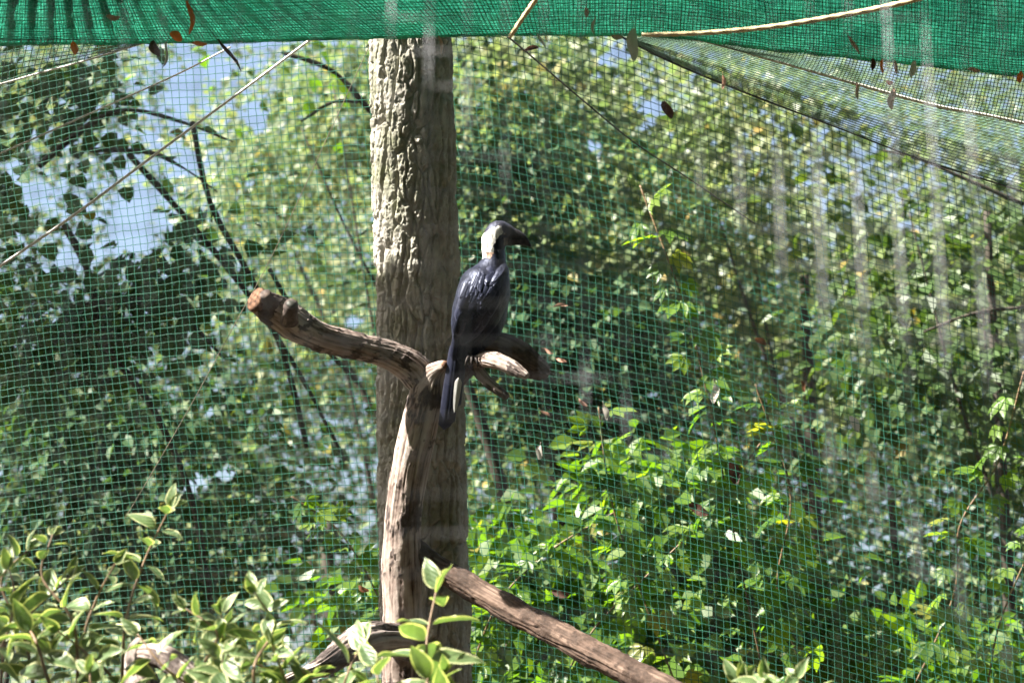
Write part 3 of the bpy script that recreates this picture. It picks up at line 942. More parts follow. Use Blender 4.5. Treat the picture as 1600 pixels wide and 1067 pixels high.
rope('rope', [(-60, 458, 7.1, 2.2), (0, 416, 7.1, 2.2), (120, 333, 7.1, 2.2), (250, 236, 7.05, 2.1), (370, 148, 7.0, 2.0), (495, 55, 6.9, 2.0)], 'rope_white', 'thick white rope slanting from the left edge up to the green band', n=300)
rope('rope', [(-60, 266, 7.1, 1.4), (0, 240, 7.1, 1.4), (100, 196, 7.1, 1.4), (180, 160, 7.1, 1.3), (280, 115, 7.0, 1.3), (360, 74, 6.9, 1.3)], 'rope_white', 'thin white rope running above and parallel to the thick white rope', n=240)
rope('rope', [(-200, 185, 7.2, 1.6), (0, 132, 7.2, 1.6), (60, 115, 7.2, 1.5), (130, 96, 7.15, 1.5), (230, 66, 7.1, 1.5)], 'rope_white', 'short grey rope edging the net in the top left corner', n=200)
rope('cord', [(195, 810, 7.30, .6), (225, 760, 7.3, .6), (300, 630, 7.3, .6), (365, 510, 7.3, .6), (425, 400, 7.3, .6), (500, 240, 7.25, .6), (585, 55, 7.2, .6)], 'cord_tan', 'thin tan cord hanging slack from the green band left of the thick trunk', 'cord', n=80, twist=False)
rope('cord', [(790, 55, 7.25, 1.5), (830, 88, 7.25, 1.4), (900, 148, 7.25, 1.3), (990, 222, 7.28, 1.2), (1070, 275, 7.3, 1.1), (1180, 350, 7.3, .9)], 'rope_dark', 'thin dark cord slanting down the net from the top right of the trunk', 'cord', n=80, twist=False)
rope('cord', [(940, 42, 7.3, 1.6), (1050, 98, 7.36, 1.6), (1190, 155, 7.38, 1.8), (1310, 200, 7.38, 1.2), (1440, 250, 7.4, 1.3), (1600, 300, 7.4, 1.3), (1900, 400, 7.4, 1.3)], 'rope_dark', 'dark cord under the fold where the wall net meets the roof net', 'cord', n=120, twist=False)
rope('rope', [(985, 50, 6.15, 1.8), (1090, 63, 6.1, 2.0), (1200, 92, 6.1, 2.3), (1300, 120, 6.1, 2.4), (1400, 149, 6.1, 2.5), (1470, 167, 6.1, 2.5), (1600, 193, 6.1, 2.5), (1950, 278, 6.1, 2.5)], 'rope_white', 'white rope across the roof net from the band to the right edge', n=400)
rope('rope', [(a_, b_, min(5.34 + 0.1 * (b_ / 60), float(cloth_d(a_, b_))), c_) for a_, b_, c_ in ((1640, -60, 4.2), (1440, -3, 4.2), (1370, 14, 4.2), (1290, 29, 4.0), (1200, 43, 3.8), (1100, 52, 3.6), (1003, 55, 3.2))], 'rope_tan', 'thick tan rope curving up in front of the green band at the upper right', n=420)
rope('rope', [(a_, b_, min(5.34 + 0.1 * (b_ / 60), float(cloth_d(a_, b_))), c_) for a_, b_, c_ in ((868, -55, 3.8), (842, -8, 3.8), (820, 24, 3.6), (797, 58, 3.2))], 'rope_tan', 'short tan rope end crossing the green band right of the trunk top', n=120)

# ------------------------------------------------------------------ welded wire mesh close to the camera
TILT = math.radians(20)
wu = UP * math.cos(TILT) + FWD * math.sin(TILT)
WD = 2.0
wc = at(800, 533.5, WD)
PITCHW = 0.03195
x_off = (1345 - 800) * K * WD - round((1345 - 800) * K * WD / PITCHW) * PITCHW + 0.0035
panel = thing('wire_mesh_panel', wc - wu * 0.62, 'blurred grey welded wire mesh close in front of everything', 'wire mesh')
nv = 30
tv_, qv_, ttv_ = tube(np.array([-wu * 0.0, wu * 1.10]) if False else spline([-wu * 0.68, wu * 0.68], 2), 0.00062, 8)
vw_me = new_mesh('vertical_wire', tv_, mat=M['wire'], quads=qv_, tris=ttv_)
tv_, qv_, ttv_ = tube(spline([-RIGHT * 0.93, RIGHT * 0.93], 2), 0.00062, 8)
hw_me = new_mesh('horizontal_wire', tv_, mat=M['wire'], quads=qv_, tris=ttv_)
base = np.array(panel.location)
for k in range(-nv, nv + 1):
    o = link('vertical_wire', vw_me, panel)
    o.location = wc + RIGHT * (x_off + k * PITCHW) - base
for k in range(-22, 23):
    o = link('horizontal_wire', hw_me, panel)
    o.location = wc + wu * (k * PITCHW + 0.0011) - FWD * 0.0021 - base

# ------------------------------------------------------------------ hazy woodland air
hb = np.array([(x_, y_, z_) for z_ in (-1.6, 17.0) for y_ in (-70.0, 250.0) for x_ in (-160.0, 160.0)])
hme = new_mesh('haze', hb, faces=[(0, 2, 3, 1), (4, 5, 7, 6), (0, 1, 5, 4), (2, 6, 7, 3), (0, 4, 6, 2), (1, 3, 7, 5)], smooth=False)
hm = bpy.data.materials.new('hazy_air'); hm.use_nodes = True
for n_ in list(hm.node_tree.nodes):
    if n_.type != 'OUTPUT_MATERIAL':
        hm.node_tree.nodes.remove(n_)
pv = hm.node_tree.nodes.new('ShaderNodeVolumePrincipled')
pv.inputs['Color'].default_value = (0.86, 0.92, 1.0, 1)
pv.inputs['Density'].default_value = 0.0004
pv.inputs['Anisotropy'].default_value = 0.3
hm.node_tree.links.new(pv.outputs[0], hm.node_tree.nodes['Material Output'].inputs['Volume'])
hme.materials.append(hm)
tag(link('haze', hme), kind='stuff')

# ------------------------------------------------------------------ the living tree
TD = 6.98


def trunk_axis(n):
    rows = [(672, 1180, TD, 69), (668, 1067, TD, 68), (661, 800, TD, 66.5), (655, 533, TD, 64), (648, 300, TD, 62.5), (642, 60, TD, 61.5), (636, -160, TD, 60), (622, -600, TD, 57), (610, -1300, TD, 50)]
    p_, r_ = path(rows, 400)
    d_ = np.concatenate([[0], np.cumsum(np.linalg.norm(np.diff(p_, axis=0), axis=1))])
    cut = 2.45
    s_ = np.concatenate([np.linspace(0, cut, n), np.linspace(cut, d_[-1], 120)[1:]])
    return np.stack([np.interp(s_, d_, p_[:, k]) for k in range(3)], 1), np.interp(s_, d_, r_)


def worley(x, y, nx, seed):
    """F1, F2 and cell id of jittered points on an integer grid, x wraps after nx cells"""
    ix, iy = np.floor(x).astype(np.int64), np.floor(y).astype(np.int64)
    f1 = np.full(x.shape, 9.0); f2 = np.full(x.shape, 9.0); cid = np.zeros(x.shape)
    z0 = np.zeros_like(ix)
    for a_ in (-1, 0, 1):
        for b_ in (-1, 0, 1):
            cx, cy = ix + a_, iy + b_
            wx = np.mod(cx, nx)
            hx = hash3(wx, cy, z0, seed); hy = hash3(wx, cy, z0 + 1, seed)
            dx, dy = cx + 0.15 + 0.7 * hx - x, cy + hy - y
            d = np.sqrt(dx * dx + dy * dy)
            new = d < f1
            f2 = np.where(new, f1, np.minimum(f2, d))
            cid = np.where(new, hash3(wx, cy, z0 + 2, seed), cid)
            f1 = np.where(new, d, f1)
    return f1, f2, cid


def bark(v, th, s):
    # plates: warped cells, long along the trunk, with fissures between
    u = np.stack([np.cos(th), np.sin(th)], -1)
    w1 = fbm(np.stack([u[..., 0] * 1.6, u[..., 1] * 1.6, s * 7], -1), 3, 31)
    w2 = fbm(np.stack([u[..., 0] * 5, u[..., 1] * 5, s * 22], -1), 3, 33)
    f1, f2, cid = worley(th / (2 * math.pi) * 23 + 0.9 * w1 + 0.30 * w2, s * 5.0 + 0.8 * w1 + 0.25 * w2, 23, 3)
    plate = np.clip((f2 - f1) / (0.16 + 0.16 * cid), 0, 1) ** 0.75
    g1, g2, gid = worley(th / (2 * math.pi) * 30 + 0.6 * w2, s * 17 + 0.9 * w2 + 0.4 * w1, 30, 11)
    crack = 1 - np.clip((g2 - g1) / 0.13, 0, 1)
    ridg = 1 - 2 * np.abs(fbm(np.stack([u[..., 0] * 9, u[..., 1] * 9, s * 34], -1), 4, 53, 0.6))
    grit = fbm(np.stack([u[..., 0] * 26, u[..., 1] * 26, s * 150], -1), 3, 57, 0.6)
    return (0.0125 * (plate - 0.75) + plate * (-0.0042 * crack + 0.0045 * (gid - 0.5) + 0.006 * (cid - 0.5) + 0.0036 * ridg)
            + 0.0022 * grit + 0.0045 * w1)


host = thing('bark_tree', at(672, 1180, TD) * np.array([1, 1, 0]), 'thick upright tree trunk with deeply furrowed grey bark behind the perch', 'tree')
p, r = trunk_axis(1000)
v, q, t = tube(p, r, 300, bark)
put('trunk', host, v, M['bark'], quads=q, tris=t)
lo = p[0].copy(); lo2 = lo.copy(); lo2[2] = -0.1
put_tube('trunk_foot', host, np.array([lo2 + (0, 0, 0), (lo + lo2) / 2, lo + [0, 0, .02]]), np.array([0.21, 0.145, 0.122]), M['bark'], 40)
# out-of-view crown and limbs come later, its leaves added for shade
LIMBS = []


# ------------------------------------------------------------------ dead perch
perch = thing('dead_perch_tree', at(628, 1400, 6.6) * np.array([1, 1, 0]), 'bare dead forked tree in front of the thick trunk, the bird perched on it', 'dead tree')


def put_wood(name, parent, p, r, mat, sides, amp, k=1.0, seed=0, bark=0.5):
    """tube of dead wood: long grain cracks, knots and scraps of bark left on it; the same fields drive its colour"""
    r = np.broadcast_to(np.asarray(r, float), (len(p),)) * 0.95
    keep_ = {}

    def f(v, th, s):
        c, sn = np.cos(th), np.sin(th)
        big = fbm(v * 11 * k, 3, seed)
        w = 0.35 * fbm(np.stack([c * 1.5, sn * 1.5, s * 5], -1), 2, seed + 3)
        grain = fbm(np.stack([c * 5.5 + w, sn * 5.5 + w, s * 9], -1), 4, seed + 5, 0.6)
        cr = np.abs(vnoise(np.stack([c * 3.2 + w, sn * 3.2 + w, s * 3.0], -1), seed + 7))
        crack = 1 - np.clip(cr / 0.10, 0, 1)
        knots = np.clip(fbm(v * 8, 2, seed + 9) - 0.3, 0, 1)
        sc = fbm(v * 16 + 0.4 * grain[..., None], 4, seed + 11, 0.6) - (0.5 - bark) * 0.8
        scrap = np.clip(sc / 0.06, 0, 1)
        rough = fbm(v * 70, 3, seed + 13)
        keep_['grain'] = np.clip(0.5 + 0.65 * grain - 0.30 * crack + 0.12 * rough, 0, 1)
        keep_['scrap'] = scrap
        return amp * (0.8 * big + 0.5 * grain - 0.65 * crack + 1.6 * knots) + scrap * (0.0016 + 0.0018 * rough) + 0.0008 * rough
    v, q, t = tube(p, r, sides, f)
    o = put(name, parent, v, mat, quads=q, tris=t)
    for n_ in ('grain', 'scrap'):
        x_ = keep_[n_].reshape(len(p), sides)
        attr(o.data, n_, np.concatenate([x_.ravel(), [x_[0].mean(), x_[-1].mean()]]))
    return o


base_pt = at(632, 1400, 6.6)
p, r = path([(634, 1560, 6.62, 42), (632, 1200, 6.6, 38), (630, 1010, 6.58, 34), (629, 950, 6.58, 32.5), (627, 880, 6.58, 33), (628, 830, 6.58, 30), (633, 780, 6.58, 30), (641, 730, 6.58, 30), (651, 685, 6.58, 29.5),
             (662, 640, 6.58, 28.5), (669, 606, 6.58, 27), (677, 586, 6.57, 20), (687, 575, 6.55, 12), (696, 570, 6.53, 7)], 520)
STEM = put_wood('stem', perch, p, r, M['deadwood'], 115, 0.0055, 1, 61, 0.33)
low = p[0].copy(); low2 = low.copy(); low2[2] = -0.1
put_tube('stem_foot', perch, np.array([low2, (low + low2) / 2, low]), np.array([0.12, 0.09, 0.072]), M['deadwood'], 24)
arm_rows = [(668, 612, 6.59, 23), (655, 588, 6.59, 27), (636, 569, 6.58, 25.5), (606, 553, 6.56, 23), (570, 543, 6.53, 22), (530, 534, 6.50, 22.5), (495, 524, 6.47, 24), (466, 509, 6.44, 27), (440, 492, 6.42, 26.5), (418, 479, 6.40, 24), (399, 468, 6.38, 19)]
p_keep = p
p, r = path(arm_rows, 420)
arm = put_wood('limb', perch, p, r, M['armwood'], 102, 0.0055, 1.2, 67, 0.45)
arm['label'] = 'left limb with a broken orange end and a knot stub'
# broken orange-brown end of the arm
e = p[-1]; dirn = norm(p[-1] - p[-8])
endp = np.array([e - dirn * 0.014, e - dirn * 0.004, e + dirn * 0.002, e + dirn * 0.005, e + dirn * 0.0055])
put_wood('broken_end', arm, endp, r[-1] * np.array([1.10, 1.12, 1.08, 0.9, 0.4]), M['cutwood'], 64, 0.007, 2.5, 71, 0.3)
# knot stub, a dark disc on it standing in for a shaded hollow
kb = at(452, 500, 6.36); kt = at(455, 475, 6.30)
kp = spline([kb, (kb + kt) / 2, kt], 14)
put_wood('knot_stub', arm, kp, np.linspace(0.024, 0.0165, 14), M['roughbark'], 38, 0.003, 2, 73, 0.75)
ring = spline([kt - norm(kt - kb) * 0.001, kt + norm(kt - kb) * 0.0015], 2)
put_tube('knot_shade_disc', arm, ring, np.array([0.012, 0.011]), M['rope_dark'], 20)
# second stub near the broken end
k2 = spline([at(425, 478, 6.36), at(414, 459, 6.33)], 10)
put_wood('knot_stub', arm, k2, np.linspace(0.020, 0.013, 10), M['roughbark'], 32, 0.004, 2, 74, 0.75)
p = p_keep
cp_ = spline([p[-1] - norm(p[-1] - p[-6]) * 0.004, p[-1] + norm(p[-1] - p[-6]) * 0.006], 4)
put_wood('cut_end', STEM, cp_, np.array([0.0125, 0.012, 0.010, 0.006]), M['cutwood'], 24, 0.002, 2.0, 75, 0.2)
# right limb under the bird
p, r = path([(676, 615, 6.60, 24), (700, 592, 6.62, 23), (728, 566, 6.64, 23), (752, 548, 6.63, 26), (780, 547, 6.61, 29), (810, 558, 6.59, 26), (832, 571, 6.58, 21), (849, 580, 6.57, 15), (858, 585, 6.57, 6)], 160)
rl = put_wood('limb', perch, p, r, M['shade_darkbark'], 89, 0.006, 1.2, 77, 0.7)
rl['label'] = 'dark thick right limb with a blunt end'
p, r = path([(742, 566, 6.56, 9), (762, 562, 6.50, 14), (785, 567, 6.46, 14), (806, 577, 6.43, 11), (824, 588, 6.41, 5)], 80)
o = put_wood('branch_stub', perch, p, r, M['deadwood'], 57, 0.004, 1.6, 79, 0.42); o['label'] = 'pale peeled stub below the right limb'
p, r = path([(738, 562, 6.58, 11), (752, 585, 6.56, 10), (770, 603, 6.54, 9), (785, 614, 6.52, 7), (793, 620, 6.51, 4)], 60)
put_wood('branch_stub', perch, p, r, M['armwood'], 44, 0.003, 1.6, 81, 0.52)
# low right limb and the root buttress at the left
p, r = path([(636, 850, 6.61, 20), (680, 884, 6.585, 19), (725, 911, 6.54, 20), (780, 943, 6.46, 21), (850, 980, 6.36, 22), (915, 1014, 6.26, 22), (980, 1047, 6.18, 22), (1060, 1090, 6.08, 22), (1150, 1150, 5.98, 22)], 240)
lr_ = put_wood('limb', perch, p, r, M['shade_darkbark'], 89, 0.007, 1.0, 83, 0.6)
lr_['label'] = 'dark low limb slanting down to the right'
p, r = path([(668, 1030, 6.60, 14), (642, 1008, 6.55, 26), (610, 1000, 6.47, 27), (570, 1002, 6.38, 28), (535, 1020, 6.32, 24), (500, 1042, 6.26, 16), (455, 1060, 6.2, 11), (420, 1078, 6.15, 9), (380, 1110, 6.1, 8)], 200)
put_wood('root', perch, p, r, M['armwood'], 89, 0.010, 0.9, 85, 0.52)

# driftwood stump among the shrub
stump = thing('driftwood_stump', at(250, 1500, 5.2) * np.array([1, 1, 0]), 'weathered grey driftwood stump with a hooked tip among the variegated leaves', 'stump')
p, r = path([(255, 1700, 5.25, 60), (240, 1300, 5.22, 52), (222, 1100, 5.2, 36), (214, 1050, 5.2, 25), (213, 1020, 5.2, 17), (216, 1003, 5.2, 8), (217, 996, 5.2, 3)], 200)
low = p[0].copy(); low[2] = -0.1
put_wood('stem', stump, np.vstack([low, p]), np.concatenate([[0.12], r]), M['armwood'], 76, 0.006, 1.2, 91, 0.52)
p, r = path([(216, 1022, 5.2, 13), (240, 1022, 5.18, 17), (270, 1034, 5.15, 20), (300, 1062, 5.12, 22), (330, 1110, 5.1, 22)], 120)
put_wood('limb', stump, p, r, M['armwood'], 64, 0.007, 1.3, 93, 0.52)

# ------------------------------------------------------------------ the bird
BD = 6.56
bird = thing('hornbill', at(752, 552, BD), 'black hornbill with a white nape perched on the bare branch, facing right', 'bird')


def ell_loft(rows, sides=36):
    """rows: px, py, D offset, half width px, half depth px -> closed loft, sections square to the path"""
    rows = np.array(rows, float)
    s = spline(np.column_stack([rows[:, 0], rows[:, 1], rows[:, 2] / (K * BD), rows[:, 3], rows[:, 4]]), 60)
    c = s[:, :3]
    t = norm(np.gradient(c, axis=0))
    dep = np.array([0, 0, 1.0])
    a = norm(np.cross(t, dep)); b = np.cross(a, t)
    th = np.arange(sides) / sides * 2 * math.pi
    v = c[:, None] + a[:, None] * (np.maximum(s[:, 3], .5)[:, None] * np.cos(th))[..., None] + b[:, None] * (np.maximum(s[:, 4], .5)[:, None] * np.sin(th))[..., None]
    v = v.reshape(-1, 3)
    w = at(v[:, 0], v[:, 1], BD) + v[:, 2:3] * (K * BD) * FWD
    n = len(c)
    i = np.arange(n - 1)[:, None] * sides; j = np.arange(sides)[None]; k = (j + 1) % sides
    q = np.stack([i + j, i + k, i + sides + k, i + sides + j], -1).reshape(-1, 4)
    c0, c1 = len(w), len(w) + 1
    w = np.vstack([w, w[:sides].mean(0), w[-sides:].mean(0)])
    jj = np.arange(sides); kk = (jj + 1) % sides
    tr_ = np.vstack([np.stack([kk, jj, np.full(sides, c0)], -1), np.stack([(n - 1) * sides + jj, (n - 1) * sides + kk, np.full(sides, c1)], -1)])
    return w, q, tr_


body_rows = [(716, 562, .0, 7, 8), (721, 545, .0, 15, 18), (733, 520, -.005, 26, 32), (745, 493, -.01, 35, 42), (753, 466, -.01, 41, 46), (760, 445, -.005, 40, 44), (767, 428, .0, 31, 36), (771, 413, .0, 22, 25),
             (772, 401, .0, 18, 20), (771, 388, .0, 18.5, 20), (773, 374, .0, 20, 20), (778, 362, .0, 18, 19), (786, 358, .0, 13, 16), (793, 360, 0, 7, 9)]
belly = [(738, 545, .02, 10, 12), (748, 528, .03, 26, 28), (757, 500, .035, 32, 36), (764, 470, .03, 31, 38), (772, 440, .02, 22, 28), (776, 420, .01, 10, 14)]
lwing = [(711, 530, -.045, 4, 6), (716, 510, -.05, 11, 12), (724, 485, -.055, 17, 16), (734, 455, -.05, 18, 18), (744, 434, -.03, 12, 14), (752, 422, -.02, 5, 6)]
rwing = [(725, 525, -.02, 5, 8), (736, 505, -.035, 12, 14), (756, 478, -.045, 22, 22), (774, 448, -.04, 21, 24), (785, 426, -.02, 11, 18), (787, 413, -.01, 5, 8)]
head = [(765, 374, 0, 12, 15), (776, 366, 0, 17, 19), (788, 364, 0, 15.5, 16), (797, 367, 0, 13, 12), (804, 370, 0, 10, 9)]
bill_rows = [(790, 369, 0, 15.5, 11), (800, 370, 0, 14, 9.5), (809, 372, 0, 12, 7), (818, 376, 0, 8.5, 4.5), (825, 381, 0, 4.5, 2.6), (830, 386, 0, 1.2, 1.0)]
thighl = [(742, 530, .0, 14, 14), (738, 548, -.005, 11, 11), (735, 558, -.008, 6, 6)]
thighr = [(758, 530, .05, 14, 14), (757, 548, .05, 10, 10), (757, 556, .05, 6, 6)]
v, q, t = join([ell_loft(r_) for r_ in (body_rows, belly, lwing, rwing, head, bill_rows, thighl, thighr)])
tmp = put('bird_tmp', bird, v, None, quads=q, tris=t)
mod = tmp.modifiers.new('remesh', 'REMESH'); mod.mode = 'VOXEL'; mod.voxel_size = 0.0022
mod2 = tmp.modifiers.new('smooth', 'SMOOTH'); mod2.iterations = 6; mod2.factor = 0.5
dg = bpy.context.evaluated_depsgraph_get()
bme = bpy.data.meshes.new_from_object(tmp.evaluated_get(dg))
bpy.data.objects.remove(tmp)
bme.name = 'body'
body = link('body', bme, bird)
bme.materials.clear(); bme.materials.append(M['plumage'])
bme.polygons.foreach_set('use_smooth', np.ones(len(bme.polygons), bool))
co = np.empty(len(bme.vertices) * 3, np.float32); bme.vertices.foreach_get('co', co); co = co.reshape(-1, 3) + np.array(bird.location, np.float32)
nrm_ = np.empty(len(bme.vertices) * 3, np.float32); bme.vertex_normals.foreach_get('vector', nrm_); nrm_ = nrm_.reshape(-1, 3)
bx, by, bd = to_px(co)
# plumage relief
n1 = fbm(np.stack([bx / 5, by / 12, bd * 40], -1), 3, 3)
co2 = co + nrm_ * (0.0016 * n1 * (bx < 800))[:, None]
bme.vertices.foreach_set('co', (co2 - np.array(bird.location, np.float32)).astype(np.float32).ravel())
# colours by place on the bird
jit = 2.5 * vnoise(np.stack([bx / 3, by / 5, bd * 60], -1), 5)
col = np.tile([0.004, 0.0045, 0.009], (len(co), 1))
hi = np.array([0.010, 0.012, 0.024])
k_ = np.clip((bme.vertices and (fbm(np.stack([bx / 14, by / 22, bd * 20], -1), 3, 7) + 0.2)), 0, 1)[:, None]
col = col * (1 - k_) + hi * k_
edge_r = np.interp(by, [346, 354, 362, 372, 384, 394, 405], [768, 782, 786, 777, 772, 771, 766])   # front edge of the white side
edge_t = np.interp(bx, [750, 760, 770, 780, 790], [372, 362, 356, 353, 352])
white = (bx + jit < edge_r) & (by + 0.6 * jit > edge_t) & (by + jit < 404) & (by > 345)
col[white] = (0.64, 0.625, 0.59)
rust = white & (by > 394) & (bx > 760)
col[rust] = (0.36, 0.24, 0.17)
cheek = (bx > 787) & (bx < 795) & (by > 372) & (by < 383)
col[cheek] = (0.16, 0.14, 0.12)
billm = (bx + 0.4 * jit > 794)
col[billm] = (0.028, 0.023, 0.02)
col[billm & (by > 372) & (by + 0.3 * jit < 374.5)] = (0.01, 0.009, 0.009)
crownm = (by + 0.5 * jit <= edge_t) & (bx < 800) & (by < 375)
col[crownm] = (0.022, 0.021, 0.028)
attr(bme, 'Col', np.column_stack([col, np.ones(len(col))]), 'POINT', 'FLOAT_COLOR')
bvh = BVHTree.FromPolygons([Vector(x) for x in co2.tolist()], [tuple(p_.vertices) for p_ in bme.polygons])
# eye on the near side of the head
hit = bvh.ray_cast(Vector(CAM), Vector(norm(at(789, 366, 5) - CAM)))
if hit[0] is not None:
    import bmesh
    bm = bmesh.new(); bmesh.ops.create_uvsphere(bm, u_segments=16, v_segments=10, radius=0.0042)
    eme = bpy.data.meshes.new('eye'); bm.to_mesh(eme); bm.free(); eme.materials.append(M['eye'])
    eye = link('eye', eme, bird); eye.location = np.array(hit[0]) - np.array(bird.location)


def feather_mesh(name, mat, L=1.0, w=0.16, tip=0.75, n=20):
    vs, fs, eg = [], [], []
    for i in range(n):
        f_ = i / (n - 1)
        ww = w * min(1, (f_ / 0.12) ** 0.6 if f_ > 0 else 0.25) * (1 if f_ < tip else math.sqrt(max(0.02, 1 - ((f_ - tip) / (1 - tip)) ** 2)))
        z = -0.06 * f_ ** 2
        vs += [(-ww, f_ * L, z - 0.25 * ww), (-ww * 0.5, f_ * L, z - 0.06 * ww), (0, f_ * L, z + 0.02), (ww * 0.5, f_ * L, z - 0.06 * ww), (ww, f_ * L, z - 0.25 * ww)]
        k_ = max(0, (f_ - 0.8) / 0.2)
        eg += [1, k_, k_, k_, 1]
    for i in range(n - 1):
        for j in range(4):
            a_ = i * 5 + j
            fs.append((a_, a_ + 1, a_ + 6, a_ + 5))
    me = new_mesh(name, np.array(vs), faces=fs, mat=mat)
    attr(me, 'edge', eg)
    return me


F_wing = feather_mesh('wing_feather', M['feather'], 1, 0.13, 0.7)
F_cov = feather_mesh('covert_feather', M['feather'], 1, 0.24, 0.5)
F_tail = feather_mesh('tail_feather', M['feather'], 1, 0.07, 0.95)
F_tailw = feather_mesh('tail_tip', M['feather_white'], 1, 0.105, 0.2)
bl = np.array(bird.location)


def lay(me, name, x0, y0, x1, y1, lift=0.0015, scale=None):
    h0 = bvh.ray_cast(Vector(CAM), Vector(norm(at(x0, y0, 5) - CAM)))
    if h0[0] is None:
        return None
    p0 = np.array(h0[0]); n0 = np.array(h0[1])
    h1 = bvh.ray_cast(Vector(CAM), Vector(norm(at(x1, y1, 5) - CAM)))
    p1 = np.array(h1[0]) if h1[0] is not None else at(x1, y1, to_px(p0)[2])
    d_ = p1 - p0 + n0 * 0.13 * np.linalg.norm(p1 - p0)
    o = link(name, me, bird)
    o.matrix_basis = matrix(p0 + n0 * lift - bl, d_, n0, np.linalg.norm(d_) if scale is None else scale)
    return o


g = np.random.default_rng(5)
# coverts over the two folded wings, then the long flight feathers towards the tail
for (cx, cy, ln, n_, wx, wy, dx_, dy_) in ((746, 432, 26, 9, 12, 10, -8, 24), (738, 455, 30, 9, 12, 12, -9, 28), (730, 480, 32, 7, 9, 10, -8, 30), (776, 430, 26, 9, 8, 12, -10, 24), (768, 455, 32, 10, 12, 13, -15, 28), (756, 480, 32, 8, 12, 10, -17, 28)):
    for i in range(n_ * 2):
        x0 = cx + g.uniform(-wx, wx); y0 = cy + g.uniform(-wy * 1.2, wy * 1.2)
        lay(F_cov, 'covert_feather', x0, y0, x0 + dx_ * g.uniform(.7, 1.1), y0 + dy_ * g.uniform(.7, 1.1), 0.0008 + 0.0016 * g.random())
for i in range(6):
    lay(F_wing, 'wing_feather', 742 - i * 4.5, 470 + i * 4, 722 - i * 2.4, 528 - i * 1, 0.002 + i * .0006)
for i in range(7):
    lay(F_wing, 'wing_feather', 772 - i * 5, 478 + i * 3, 735 - i * 2.6, 528 + i * 2, 0.002 + i * .0006)
# tail: long feathers fanned narrowly, one pair ends white
for i, (x0, y0, x1, y1, dz) in enumerate(((716, 524, 697, 668, .0), (719, 526, 701, 664, .004), (714, 528, 694, 671, -.004), (722, 528, 708, 640, .008), (725, 530, 712, 636, .010), (718, 522, 700, 655, -.007), (712, 532, 692, 660, .003))):
    p0 = at(x0, y0, BD - 0.03 + dz); p1 = at(x1, y1, BD - 0.045 + dz)
    o = link('tail_feather', F_tail, bird)
    o.matrix_basis = matrix(p0 - bl, p1 - p0, -FWD + RIGHT * (0.15 - 0.05 * i), np.linalg.norm(p1 - p0))
p0 = at(717, 590, BD - 0.05); p1 = at(711, 644, BD - 0.058)
o = link('tail_feather', F_tailw, bird); o['label'] = 'white tail feather'
o.matrix_basis = matrix(p0 - bl, p1 - p0, -FWD + RIGHT * 0.2, np.linalg.norm(p1 - p0))
# upper tail coverts
for i in range(6):
    x0 = 713 + 2.4 * i; y0 = 520 + g.uniform(-4, 8)
    p0 = at(x0, y0, BD - 0.05); p1 = at(x0 - 6, y0 + 42, BD - 0.052)
    o = link('tail_covert', F_wing, bird)
    o.matrix_basis = matrix(p0 - bl, p1 - p0, -FWD + RIGHT * g.normal() * .2, np.linalg.norm(p1 - p0))
# legs and gripping toes
for (lx, ly, d0) in ((737, 553, BD - 0.008), (756, 551, BD + 0.05)):
    lp = spline([at(lx, ly - 6, d0), at(lx, ly + 4, d0 - .005), at(lx + 1, ly + 9, d0 - .02)], 8)
    parts = [tube(lp, np.linspace(.008, .006, 8), 10)]
    for dx_ in (-9, 0, 9):
        parts.append(tube(spline([lp[-1], at(lx + dx_ * .6, ly + 5, d0 - .045), at(lx + dx_, ly + 14, d0 - .055), at(lx + dx_, ly + 20, d0 - .045)], 10), np.linspace(.0055, .002, 10), 8))
    v, q, t = join(parts)
    put('foot', bird, v, M['bill'], quads=q, tris=t)

# ------------------------------------------------------------------ variegated shrubs


def var_leaf(seed):
    g = np.random.default_rng(seed)
    n, m_ = 11, 9
    curl = 0.10 + 0.35 * g.random(); fold = 0.12 + 0.3 * g.random(); twist = g.normal() * 0.25; side = g.normal() * 0.10
    vs, mg = [], []
    for i in range(n):
        f_ = i / (n - 1)
        w = 0.27 * (math.sin(math.pi * f_ ** 0.75) ** 0.8) * (1 - 0.25 * f_) + 0.002
        if f_ > 0.8:
            w *= 1 - ((f_ - 0.8) / 0.2) ** 1.4 * 0.6
        for j in range(m_):
            s_ = (j / (m_ - 1)) * 2 - 1
            x_ = s_ * w
            z_ = abs(s_) * w * fold - curl * f_ ** 2 + x_ * twist * f_ + 0.02 * math.sin(f_ * 9 + seed) * abs(s_)
            vs.append((x_ + side * f_ ** 2, f_ - 0.12 * curl * f_ ** 2, z_)); mg.append(max(abs(s_) ** 2, (f_ - 0.78) * 2.6 if f_ > .78 else 0) * 0.85)
    fs = [(i * m_ + j, i * m_ + j + 1, (i + 1) * m_ + j + 1, (i + 1) * m_ + j) for i in range(n - 1) for j in range(m_ - 1)]
    me = new_mesh('variegated_leaf', np.array(vs), faces=fs, mat=M['variegated'])
    attr(me, 'margin', mg)
    return me


VLEAF = [var_leaf(s) for s in range(9)]


